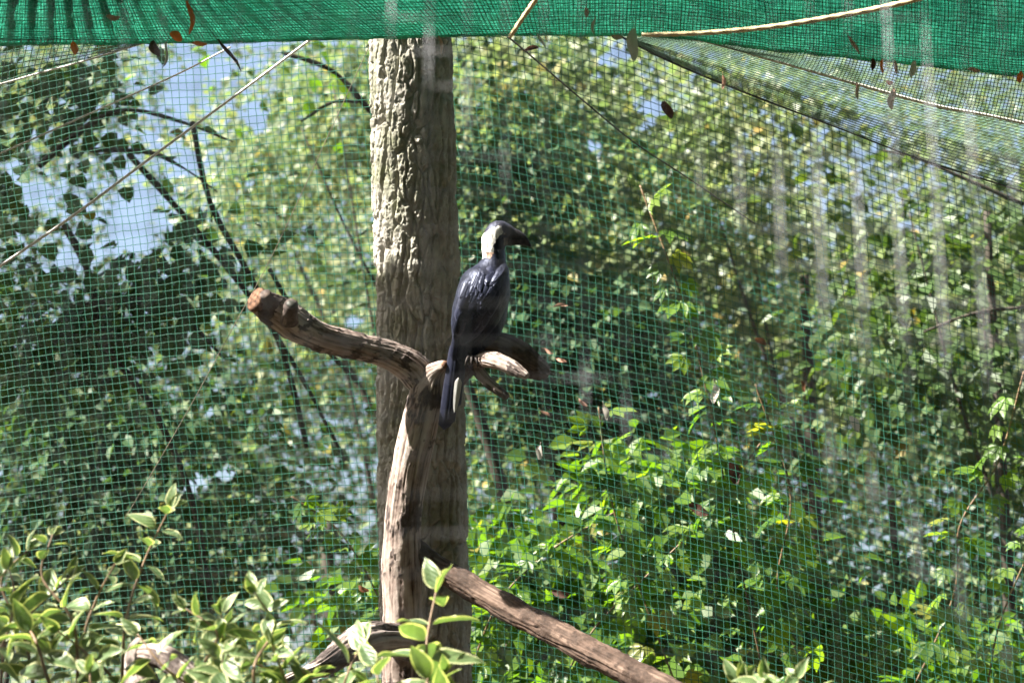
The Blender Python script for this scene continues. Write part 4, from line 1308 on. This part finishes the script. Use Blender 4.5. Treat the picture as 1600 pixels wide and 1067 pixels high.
def shrub_stem(root, rows, seed, start=0.35, gap=24, size=(46, 74), top=True):
    g = np.random.default_rng(seed)
    base_ = np.array(root.location)
    pts = [at(a + (g.normal() * 16 if 0 < i_ < len(rows) - 1 else 0), b, c + (g.normal() * .05 if i_ else 0)) for i_, (a, b, c) in enumerate(rows)]
    p = spline(pts, 70)
    put_tube('stem', root, p, np.linspace(0.0042, 0.0016, 70), M['stem'], 7)
    length = np.concatenate([[0], np.cumsum(np.linalg.norm(np.diff(p, axis=0), axis=1))])
    dmean = rows[-1][2]
    pos = start * length[-1]
    k = 0
    while pos < length[-1] * 0.985:
        i = min(int(np.searchsorted(length, pos)), 68)
        t = norm(p[i + 1] - p[i - 1])
        a = g.random() * 3.14 if k == 0 else a + math.pi / 2 + g.normal() * 0.3
        u = norm(np.cross(t, FWD)); w = np.cross(t, u)
        shrink = 1.0 - 0.45 * (pos / length[-1]) ** 6
        for sg in (0, math.pi):
            if g.random() < 0.08:
                continue
            outd = u * math.cos(a + sg) + w * math.sin(a + sg)
            d_ = norm(outd + t * 0.55 + np.array([0, 0, -0.15]) + g.normal(size=3) * 0.22)
            nn_ = norm(t * 0.8 + np.array([-0.25, -0.35, 0.55]) + g.normal(size=3) * 0.3)
            L = g.uniform(*size) * K * dmean * shrink
            st = p[i] + d_ * 0.008
            o = link('leaf', VLEAF[g.integers(9)], root)
            o.matrix_basis = matrix(st - base_, d_, nn_, L)
        pos += gap * K * dmean * g.uniform(.8, 1.25)
        k += 1
    if top:
        t = norm(p[-1] - p[-4])
        for j in range(3):
            d_ = norm(t + g.normal(size=3) * 0.35)
            o = link('leaf', VLEAF[g.integers(9)], root)
            o.matrix_basis = matrix(p[-1] - base_, d_, norm(np.array([-0.3, -0.8, 0.3]) + g.normal(size=3) * .4), g.uniform(0.7, 1.0) * size[0] * K * dmean)


def shrub(base_px, D_, label, stems, seed, **kw):
    b = at(base_px, 1400, D_); b[2] = 0
    r = thing('variegated_shrub', b, label, 'shrub', 'variegated shrubs in front of the net')
    for n_, rows in enumerate(stems):
        first = np.array(rows[0])
        # run each stem down to the shrub's foot
        f0 = at(*rows[0])
        fx = f0 + (b - f0) * 0.5
        q = spline([b + rng.normal(size=3) * np.array([.05, .05, 0]), fx + (0, 0, .15), f0], 24)
        put_tube('stem', r, q, np.linspace(0.009, 0.0042, 24), M['stem'], 7)
        shrub_stem(r, rows, seed + n_, **kw)
    return r


shrub(90, 5.0, 'cream-edged shrub filling the lower left corner, its top sprig highest', [
    [(190, 1130, 5.0), (200, 980, 5.0), (225, 880, 5.0), (266, 792, 5.0)],
    [(120, 1130, 4.9), (110, 980, 4.9), (95, 900, 4.9), (82, 835, 4.9)],
    [(60, 1130, 5.0), (40, 1000, 5.0), (40, 910, 5.0), (42, 860, 5.0)],
    [(0, 1130, 5.0), (20, 1010, 5.0), (60, 960, 5.0), (110, 900, 5.0)],
    [(170, 1130, 4.9), (150, 1010, 4.9), (150, 940, 4.9), (180, 880, 4.9)],
    [(-60, 1120, 4.9), (-20, 1000, 4.9), (5, 930, 4.9), (15, 890, 4.9)],
    [(110, 1150, 4.8), (90, 1060, 4.8), (60, 1000, 4.8), (30, 960, 4.8)],
    [(230, 1150, 4.8), (180, 1060, 4.8), (130, 1020, 4.8), (90, 985, 4.8)],
], 300, start=0.25, gap=30, size=(40, 72))
shrub(350, 4.9, 'cream-edged shrub in front of the driftwood at the bottom left', [
    [(420, 1150, 4.8), (410, 1050, 4.8), (400, 980, 4.8), (398, 925, 4.8)],
    [(330, 1150, 4.8), (330, 1050, 4.8), (325, 990, 4.8), (290, 950, 4.8)],
    [(450, 1150, 4.9), (430, 1060, 4.9), (390, 1010, 4.9), (345, 955, 4.9)],
    [(300, 1150, 4.7), (290, 1080, 4.7), (260, 1040, 4.7), (215, 990, 4.7)],
    [(470, 1170, 4.7), (450, 1090, 4.7), (430, 1040, 4.7), (425, 1005, 4.7)],
    [(370, 1170, 4.6), (370, 1100, 4.6), (365, 1050, 4.6), (350, 1015, 4.6)],
    [(210, 1170, 4.6), (190, 1110, 4.6), (160, 1075, 4.6), (140, 1050, 4.6)],
    [(500, 1170, 4.8), (480, 1110, 4.8), (470, 1060, 4.8), (440, 1030, 4.8)],
], 400, start=0.15, gap=25, size=(40, 74))
shrub(640, 4.7, 'cream-edged shrub whose tall sprig stands before the thick trunk', [
    [(640, 1190, 4.6), (655, 1090, 4.6), (672, 1000, 4.6), (682, 920, 4.6)],
    [(540, 1190, 4.7), (550, 1110, 4.7), (545, 1060, 4.7), (560, 1015, 4.7)],
    [(590, 1190, 4.6), (600, 1120, 4.6), (600, 1070, 4.6), (585, 1040, 4.6)],
    [(690, 1190, 4.6), (700, 1130, 4.6), (690, 1090, 4.6), (690, 1060, 4.6)],
], 500, start=0.3, gap=42, size=(66, 100))
shrub(1210, 4.8, 'small cream-edged shrub tips at the bottom edge right of the low limb', [
    [(1220, 1190, 4.8), (1215, 1120, 4.8), (1200, 1080, 4.8), (1195, 1062, 4.8)],
    [(1270, 1190, 4.8), (1265, 1120, 4.8), (1250, 1080, 4.8), (1245, 1058, 4.8)],
    [(1170, 1190, 4.8), (1165, 1130, 4.8), (1165, 1090, 4.8), (1160, 1060, 4.8)],
], 600, start=0.45, gap=30, size=(40, 60))

# ------------------------------------------------------------------ dry leaves caught in the nets


def dry_mesh(seed, mat, thin=1.0):
    g = np.random.default_rng(seed)
    n, m_ = 8, 5
    vs = []
    for i in range(n):
        f_ = i / (n - 1)
        w = 0.24 * thin * math.sin(math.pi * (0.06 + 0.9 * f_)) ** 0.7
        for j in range(m_):
            s_ = (j / (m_ - 1)) * 2 - 1
            vs.append((s_ * w + 0.06 * math.sin(f_ * 5 + seed), f_, 0.5 * abs(s_) * w + 0.12 * math.sin(f_ * 4 + seed) + 0.02 * g.normal()))
    fs = [(i * m_ + j, i * m_ + j + 1, (i + 1) * m_ + j + 1, (i + 1) * m_ + j) for i in range(n - 1) for j in range(m_ - 1)]
    vs = np.array(vs) - np.array([0, 0, 0])
    b = len(vs)
    v2, q2, t2 = tube(spline([(0.06 * math.sin(seed), 0, 0), (0.05, -0.25, 0.05)], 4), 0.012, 5)
    return new_mesh('dry_leaf', np.vstack([vs, v2]), faces=fs + [tuple(x + b) for x in q2] + [tuple(x + b) for x in t2], mat=M[mat])


DRY = [  # px, py, D, length px, angle (deg, 0 = tip down), material, thin, label
    (991, 45, 4.93, 50, -4, 'dry_white', .75, 'large pale curled leaf hanging from the band at the end of the tan rope'),
    (115, 66, 5.1, 20, 5, 'dry_orange', 1.2, 'small orange leaf hanging under the band in the upper left'),
    (297, 2, 4.85, 52, 0, 'dry_orange', .38, 'long narrow orange leaf lying upright on the band'),
    (266, 52, 5.05, 22, 60, 'dry_orange', 1.4, 'red-orange crumpled leaf on the lower rim of the band'),
    (300, 68, 5.15, 24, 85, 'dry_orange', .7, 'flat orange leaf just under the rim beside the long narrow leaf'),
    (166, 27, 4.9, 22, 88, 'dry_pink', .9, 'pale pinkish leaf lying flat on the band at the left'),
    (238, 64, 5.1, 26, 20, 'dry_brown', 1.2, 'dark brown leaf below the rim between the orange leaves'),
    (342, 62, 5.1, 60, 35, 'dry_brown', .22, 'brown twig-like leaf dangling under the band left of the thick rope'),
    (264, 66, 5.1, 42, -15, 'dry_white', .25, 'pale thin stalk dangling under the band near the orange leaves'),
    (686, 56, 5.1, 30, 10, 'dry_pink', .35, 'thin pink stalk hanging in front of the trunk top'),
    (915, 12, 4.85, 16, 10, 'dry_pink', 1.0, 'small tan leaf on the band above the pale hanging stalk'),
    (928, 26, 4.9, 28, 0, 'dry_white', .4, 'pale hanging stalk on the band right of the trunk'),
    (955, 57, 5.1, 18, 80, 'dry_pink', .9, 'small curled tan leaf on the rim left of the large pale leaf'),
    (840, 52, 5.1, 26, 25, 'dry_white', .35, 'thin pale stalk hanging below the rim beside the short rope'),
    (820, 78, 7.2, 22, 100, 'dry_brown', .7, 'dark leaf caught in the net just below the short rope end'),
    (1130, 118, 6.5, 22, 0, 'dry_pink', .6, 'tan leaf hanging from the roof net, leftmost below the white rope'),
    (1338, 128, 6.0, 28, 5, 'dry_pink', .45, 'thin pink leaf hanging just under the white rope'),
    (1394, 138, 6.0, 34, 0, 'dry_pink', .7, 'larger pink leaf hanging across the white rope'),
    (1378, 92, 5.6, 24, 0, 'dry_orange', .5, 'reddish leaf above the white rope, left of a pink one'),
    (1398, 95, 5.6, 22, 5, 'dry_pink', .6, 'pink leaf between the reddish leaf and the palest leaf on the roof net'),
    (1431, 96, 5.6, 26, -20, 'dry_white', .8, 'palest leaf on the roof net below the band'),
    (1364, 92, 5.6, 18, 0, 'dry_brown', 1.0, 'dark olive leaf at the head of the row on the roof net'),
    (1512, 108, 5.6, 20, 80, 'dry_pink', .8, 'curled pink leaf lying along the roof net near the right edge'),
    (1594, 112, 5.6, 18, 0, 'dry_orange', 1.2, 'red leaf on the roof net at the very right edge'),
    (1384, 128, 6.0, 12, 80, 'dry_orange', 1.2, 'small red leaf just above the white rope'),
    (1325, 56, 4.95, 34, 30, 'dry_pink', .4, 'dull tan leaf stuck on the band below the tan rope'),
    (1038, 158, 7.35, 30, 20, 'dry_brown', 1.0, 'dark torn leaf caught in the net under the blue gap'),
    (1180, 528, 7.35, 20, 60, 'dry_rust', 1.0, 'rust-brown leaf on the net above the lime creeper'),
    (1140, 722, 7.6, 36, 20, 'dry_brown', 1.1, 'large dark brown leaf low right among the creepers'),
    (1075, 790, 7.6, 34, 70, 'dry_brown', 1.0, 'dark brown leaf tuft among the lime creeper leaves'),
    (862, 925, 7.6, 28, 80, 'dry_brown', 1.0, 'dark red-brown leaf above the low limb'),
    (560, 915, 7.35, 18, 60, 'dry_rust', 1.0, 'rust leaf on the net left of the perch stem'),
    (845, 696, 7.35, 22, -10, 'dry_white', 1.0, 'bright white scrap of leaf on the net right of the trunk'),
    (944, 632, 7.35, 24, 10, 'dry_white', .8, 'white leaf scrap at the tip of the creeper'),
    (1328, 650, 7.6, 28, 30, 'dry_white', 1.0, 'whitish leaf in the shade at the right behind the net'),
    (1117, 600, 7.6, 30, 0, 'dry_white', .9, 'grey-white leaf hanging under the lime creeper leaves'),
    (850, 545, 7.35, 16, 60, 'dry_pink', .6, 'tiny tan tuft on the net, uppermost beside the dark limb end'),
    (868, 560, 7.35, 18, 70, 'dry_pink', .7, 'tiny tan tuft on the net just right of the dark limb end'),
    (905, 622, 7.35, 18, 40, 'dry_pink', .7, 'tiny tan tuft on the net left of the creeper tip'),
    (846, 640, 7.35, 18, 50, 'dry_pink', .6, 'tiny tan tuft on the net above the white scrap'),
    (865, 478, 7.35, 22, 95, 'dry_pink', .5, 'orange-tan leaf on the net right of the bird'),
    (1252, 595, 7.4, 18, 20, 'dry_rust', .7, 'rust leaf stalk on the net above the dark tree'),
]
for i, (px_, py_, d_, ln, ang, mt, thin, lab) in enumerate(DRY):
    a_ = math.radians(ang)
    if abs(d_ - 7.35) < 0.06:
        d_ = float(net_d(px_, py_)) - 0.015
    if d_ < 5.3:
        d_ = float(cloth_d(px_, py_))
    dirv = -UP * math.cos(a_) + RIGHT * math.sin(a_)
    o = link('dry_leaf', dry_mesh(i, mt, thin))
    o.matrix_world = matrix(at(px_, py_, d_ - 0.01), dirv, -FWD + RIGHT * 0.3 * math.sin(i * 2.1) + UP * 0.3 * math.cos(i * 1.7), ln * K * d_)
    tag(o, lab, 'leaf', 'dry leaves caught in the nets')

# unseen leaves added behind and beside the camera to cut sky fill
g = np.random.default_rng(12)
az = g.uniform(math.radians(70), math.radians(290), 2600)
rad_ = 8.5 + 2.2 * g.random(2600)
cl = np.column_stack([np.sin(az) * rad_, np.cos(az) * rad_, g.random(2600) ** 0.8 * np.where(az > math.radians(215), 6.0, 9.0)])
# more added overhead against sky fill, carved open along the sun's path
el_ = np.radians(g.uniform(30, 90, 2600)); az2 = g.uniform(math.radians(20), math.radians(340), 2600)
top_ = np.column_stack([np.sin(az2) * np.cos(el_), np.cos(az2) * np.cos(el_), np.sin(el_)]) * g.uniform(8.5, 10.5, (2600, 1)) + [0, 2.0, 0]
cl = np.vstack([cl, top_])
p = np.repeat(cl, 16, 0) + g.normal(size=(len(cl) * 16, 3)) * 0.35
p = p[~in_sun_path(p, [(800, 480, d_, 1250, 900, .6) for d_ in (1.5, 2.5, 3.5, 4.5, 5.5, 6.5, 7.5, 8.5, 9.5)])]
x_, y_, d_ = to_px(p)
p = p[(d_ < 0.5) | (y_ < -420) | (np.abs(x_ - 800) > 1400)]
v, q, t, k_ = leaf_cloud(p, norm(g.normal(size=p.shape)), norm(g.normal(size=p.shape) + [0, 0, .8]), 0.22 + 0.15 * g.random(len(p)))
o = put_origin('sky_blocking_wood', v, M['mid'], smooth=False, quads=q, tris=t)
attr(o.data, 'tint', np.repeat(np.clip(0.45 + 0.2 * g.normal(size=len(p)), 0, .93), k_), 'FACE')
tag(o, 'unseen shell of leaves added around the camera to cut sky light', 'woodland', kind='stuff')

# ------------------------------------------------------------------ unseen leaf crowns added and carved to shade chosen spots

def shade_leaves(targets, lit, size, seed, t0=2.2, t1=4.0, per=14, twig=0.10):
    g = np.random.default_rng(seed)
    ps = []
    for px_, py_, d_, rx, ry, dr, n_ in targets:
        k = max(1, n_ // per)
        u = g.uniform(-1, 1, (k, 3))
        c = at(px_ + u[:, 0] * rx, py_ + u[:, 1] * ry, d_ + u[:, 2] * dr) + S * g.uniform(t0, t1, (k, 1))
        ps.append(np.repeat(c, per, 0) + g.normal(size=(k * per, 3)) * twig)
    p = np.vstack(ps)
    p = p[~in_sun_path(p, lit)]
    x, y, dd = to_px(p)
    p = p[(y < -130) | (x < -330) | (x > 1930)]
    n = len(p)
    v, q, t, k = leaf_cloud(p, norm(g.normal(size=(n, 3)) + [0, 0, -.4]), norm(np.array([-0.5, -0.1, 0.8]) + g.normal(size=(n, 3)) * .45), size * (0.7 + 0.6 * g.random(n)), 0.42, 0.15, 'round')
    return v, q, t, np.repeat(np.clip(0.5 + 0.2 * g.normal(size=n), 0, .93), k)


def shade_crown(parent, *a, **kw):
    v, q, t, tint = shade_leaves(*a, **kw)
    o = put('crown', parent, v, M['mid'], smooth=False, quads=q, tris=t)  # leaves set along the sun's rays only to cast shade
    attr(o.data, 'tint', tint, 'FACE')
    return o


LIT_PERCH = [(630, 800, 6.57, 55, 210, .14), (560, 540, 6.5, 170, 60, .16), (765, 400, 6.52, 40, 60, .14), (735, 470, 6.52, 45, 80, .14), (790, 575, 6.45, 50, 25, .1)]
shade_crown(host, [(665, 620, 6.94, 75, 170, .09, 700), (665, 900, 6.94, 75, 180, .09, 700), (1330, 200, 7.42, 200, 150, .12, 350)],
            LIT_PERCH + [(610, 240, 6.92, 115, 270, .3), (620, 655, 6.9, 16, 26, .1), (200, 600, 7.42, 400, 340, .14)], 0.10, 801)  # unseen leaves added to shade the lower trunk and right-hand net
for k_, (tx, ty, tz) in enumerate(((-1.6, 0.0, 2.2), (-2.3, 0.15, 2.6), (0.6, 0.1, 2.4), (-0.6, -0.05, 2.6))):
    st = p_host_top = at(612, -1250, TD)
    en = at(665, 400, 6.95) + np.array([tx, ty, tz])
    q_ = spline([st, (st + en) / 2 + np.array([0, 0, .2]), en], 20)
    put_tube('limb', host, q_, np.linspace(0.05, 0.012, 20), M['bark'], 12)


def add_shade_tree(x, y, label, targets, lit, size, seed, **kw):  # unseen tree put in for its shade alone
    r_ = thing('added_shade_tree', (x, y, -0.05), label, 'tree', 'unseen trees added at the left to cast shade')
    c_ = shade_crown(r_, targets, lit, size, seed, **kw)
    co_ = np.array([v_.co for v_ in c_.data.vertices]) + np.array(r_.location)
    mid_ = co_.mean(0)
    p_ = spline([np.array([x, y, -.05]), np.array([x - .1, y, 1.6]), np.array([(x + mid_[0]) / 2, (y + mid_[1]) / 2, mid_[2] * .75]), mid_], 40)
    put_tube('trunk', r_, p_, np.linspace(0.12, 0.03, 40), M['branch'], 12, lambda v, th, s: 0.012 * fbm(v * 9, 3, seed))
    for k in range(5):
        e_ = co_[(k * 977 + 31) % len(co_)]
        put_tube('limb', r_, spline([p_[26 + 2 * k], (p_[26 + 2 * k] + e_) / 2 + np.array([0, 0, .1]), e_], 14), np.linspace(0.03, 0.006, 14), M['branch'], 7)
    return r_


WIRE_LIT = [(1375, 390, 105, 160, 1), (1425, 830, 36, 190, 1), (1420, 120, 38, 130, 1), (462, 140, 22, 120, 1), (45, 900, 16, 150, 1), (690, 800, 36, 50, 1),
            (690, 935, 32, 46, 1), (690, 130, 36, 50, 1), (985, 660, 25, 90, 1), (1560, 520, 30, 60, 1), (640, 30, 30, 60, 1)]
add_shade_tree(-3.3, 1.2, 'unseen tree added at the left to dapple the wire mesh', [(800, 533, 2.0, 950, 650, .24, 15000)],
          [(a_, b_, 2.0 + (533.5 - b_) * K * 2.0 * 0.364, c_ + 34, d_ + 34, 0.03 + d_ * K * 2.0 * 0.364) for a_, b_, c_, d_, e_ in WIRE_LIT], 0.045, 901, t0=1.9, t1=2.9, twig=0.05, per=10)
add_shade_tree(-3.6, 4.9, 'unseen tree added at the left to dapple the lower left shrub', [(80, 900, 5.0, 170, 110, .2, 70)], [], 0.08, 905, t0=2.4, t1=3.6, twig=0.09, per=12)
add_shade_tree(-5.6, 12.0, 'unseen tree added at the left to shade the dark trees behind the net', [(850, 400, 12.1, 260, 360, .55, 1100), (1450, 800, 12.3, 300, 300, .5, 700), (150, 700, 11.5, 300, 200, .4, 350)], [], 0.13, 907, t0=4.0, t1=6.0, twig=0.18, per=14)
add_shade_tree(-5.2, 9.4, 'unseen tree added at the left to shade the dark round-leaved tree', [(230, 300, 9.7, 330, 330, .5, 1500)], [], 0.12, 903, t0=3.2, t1=5.0, twig=0.16, per=14)
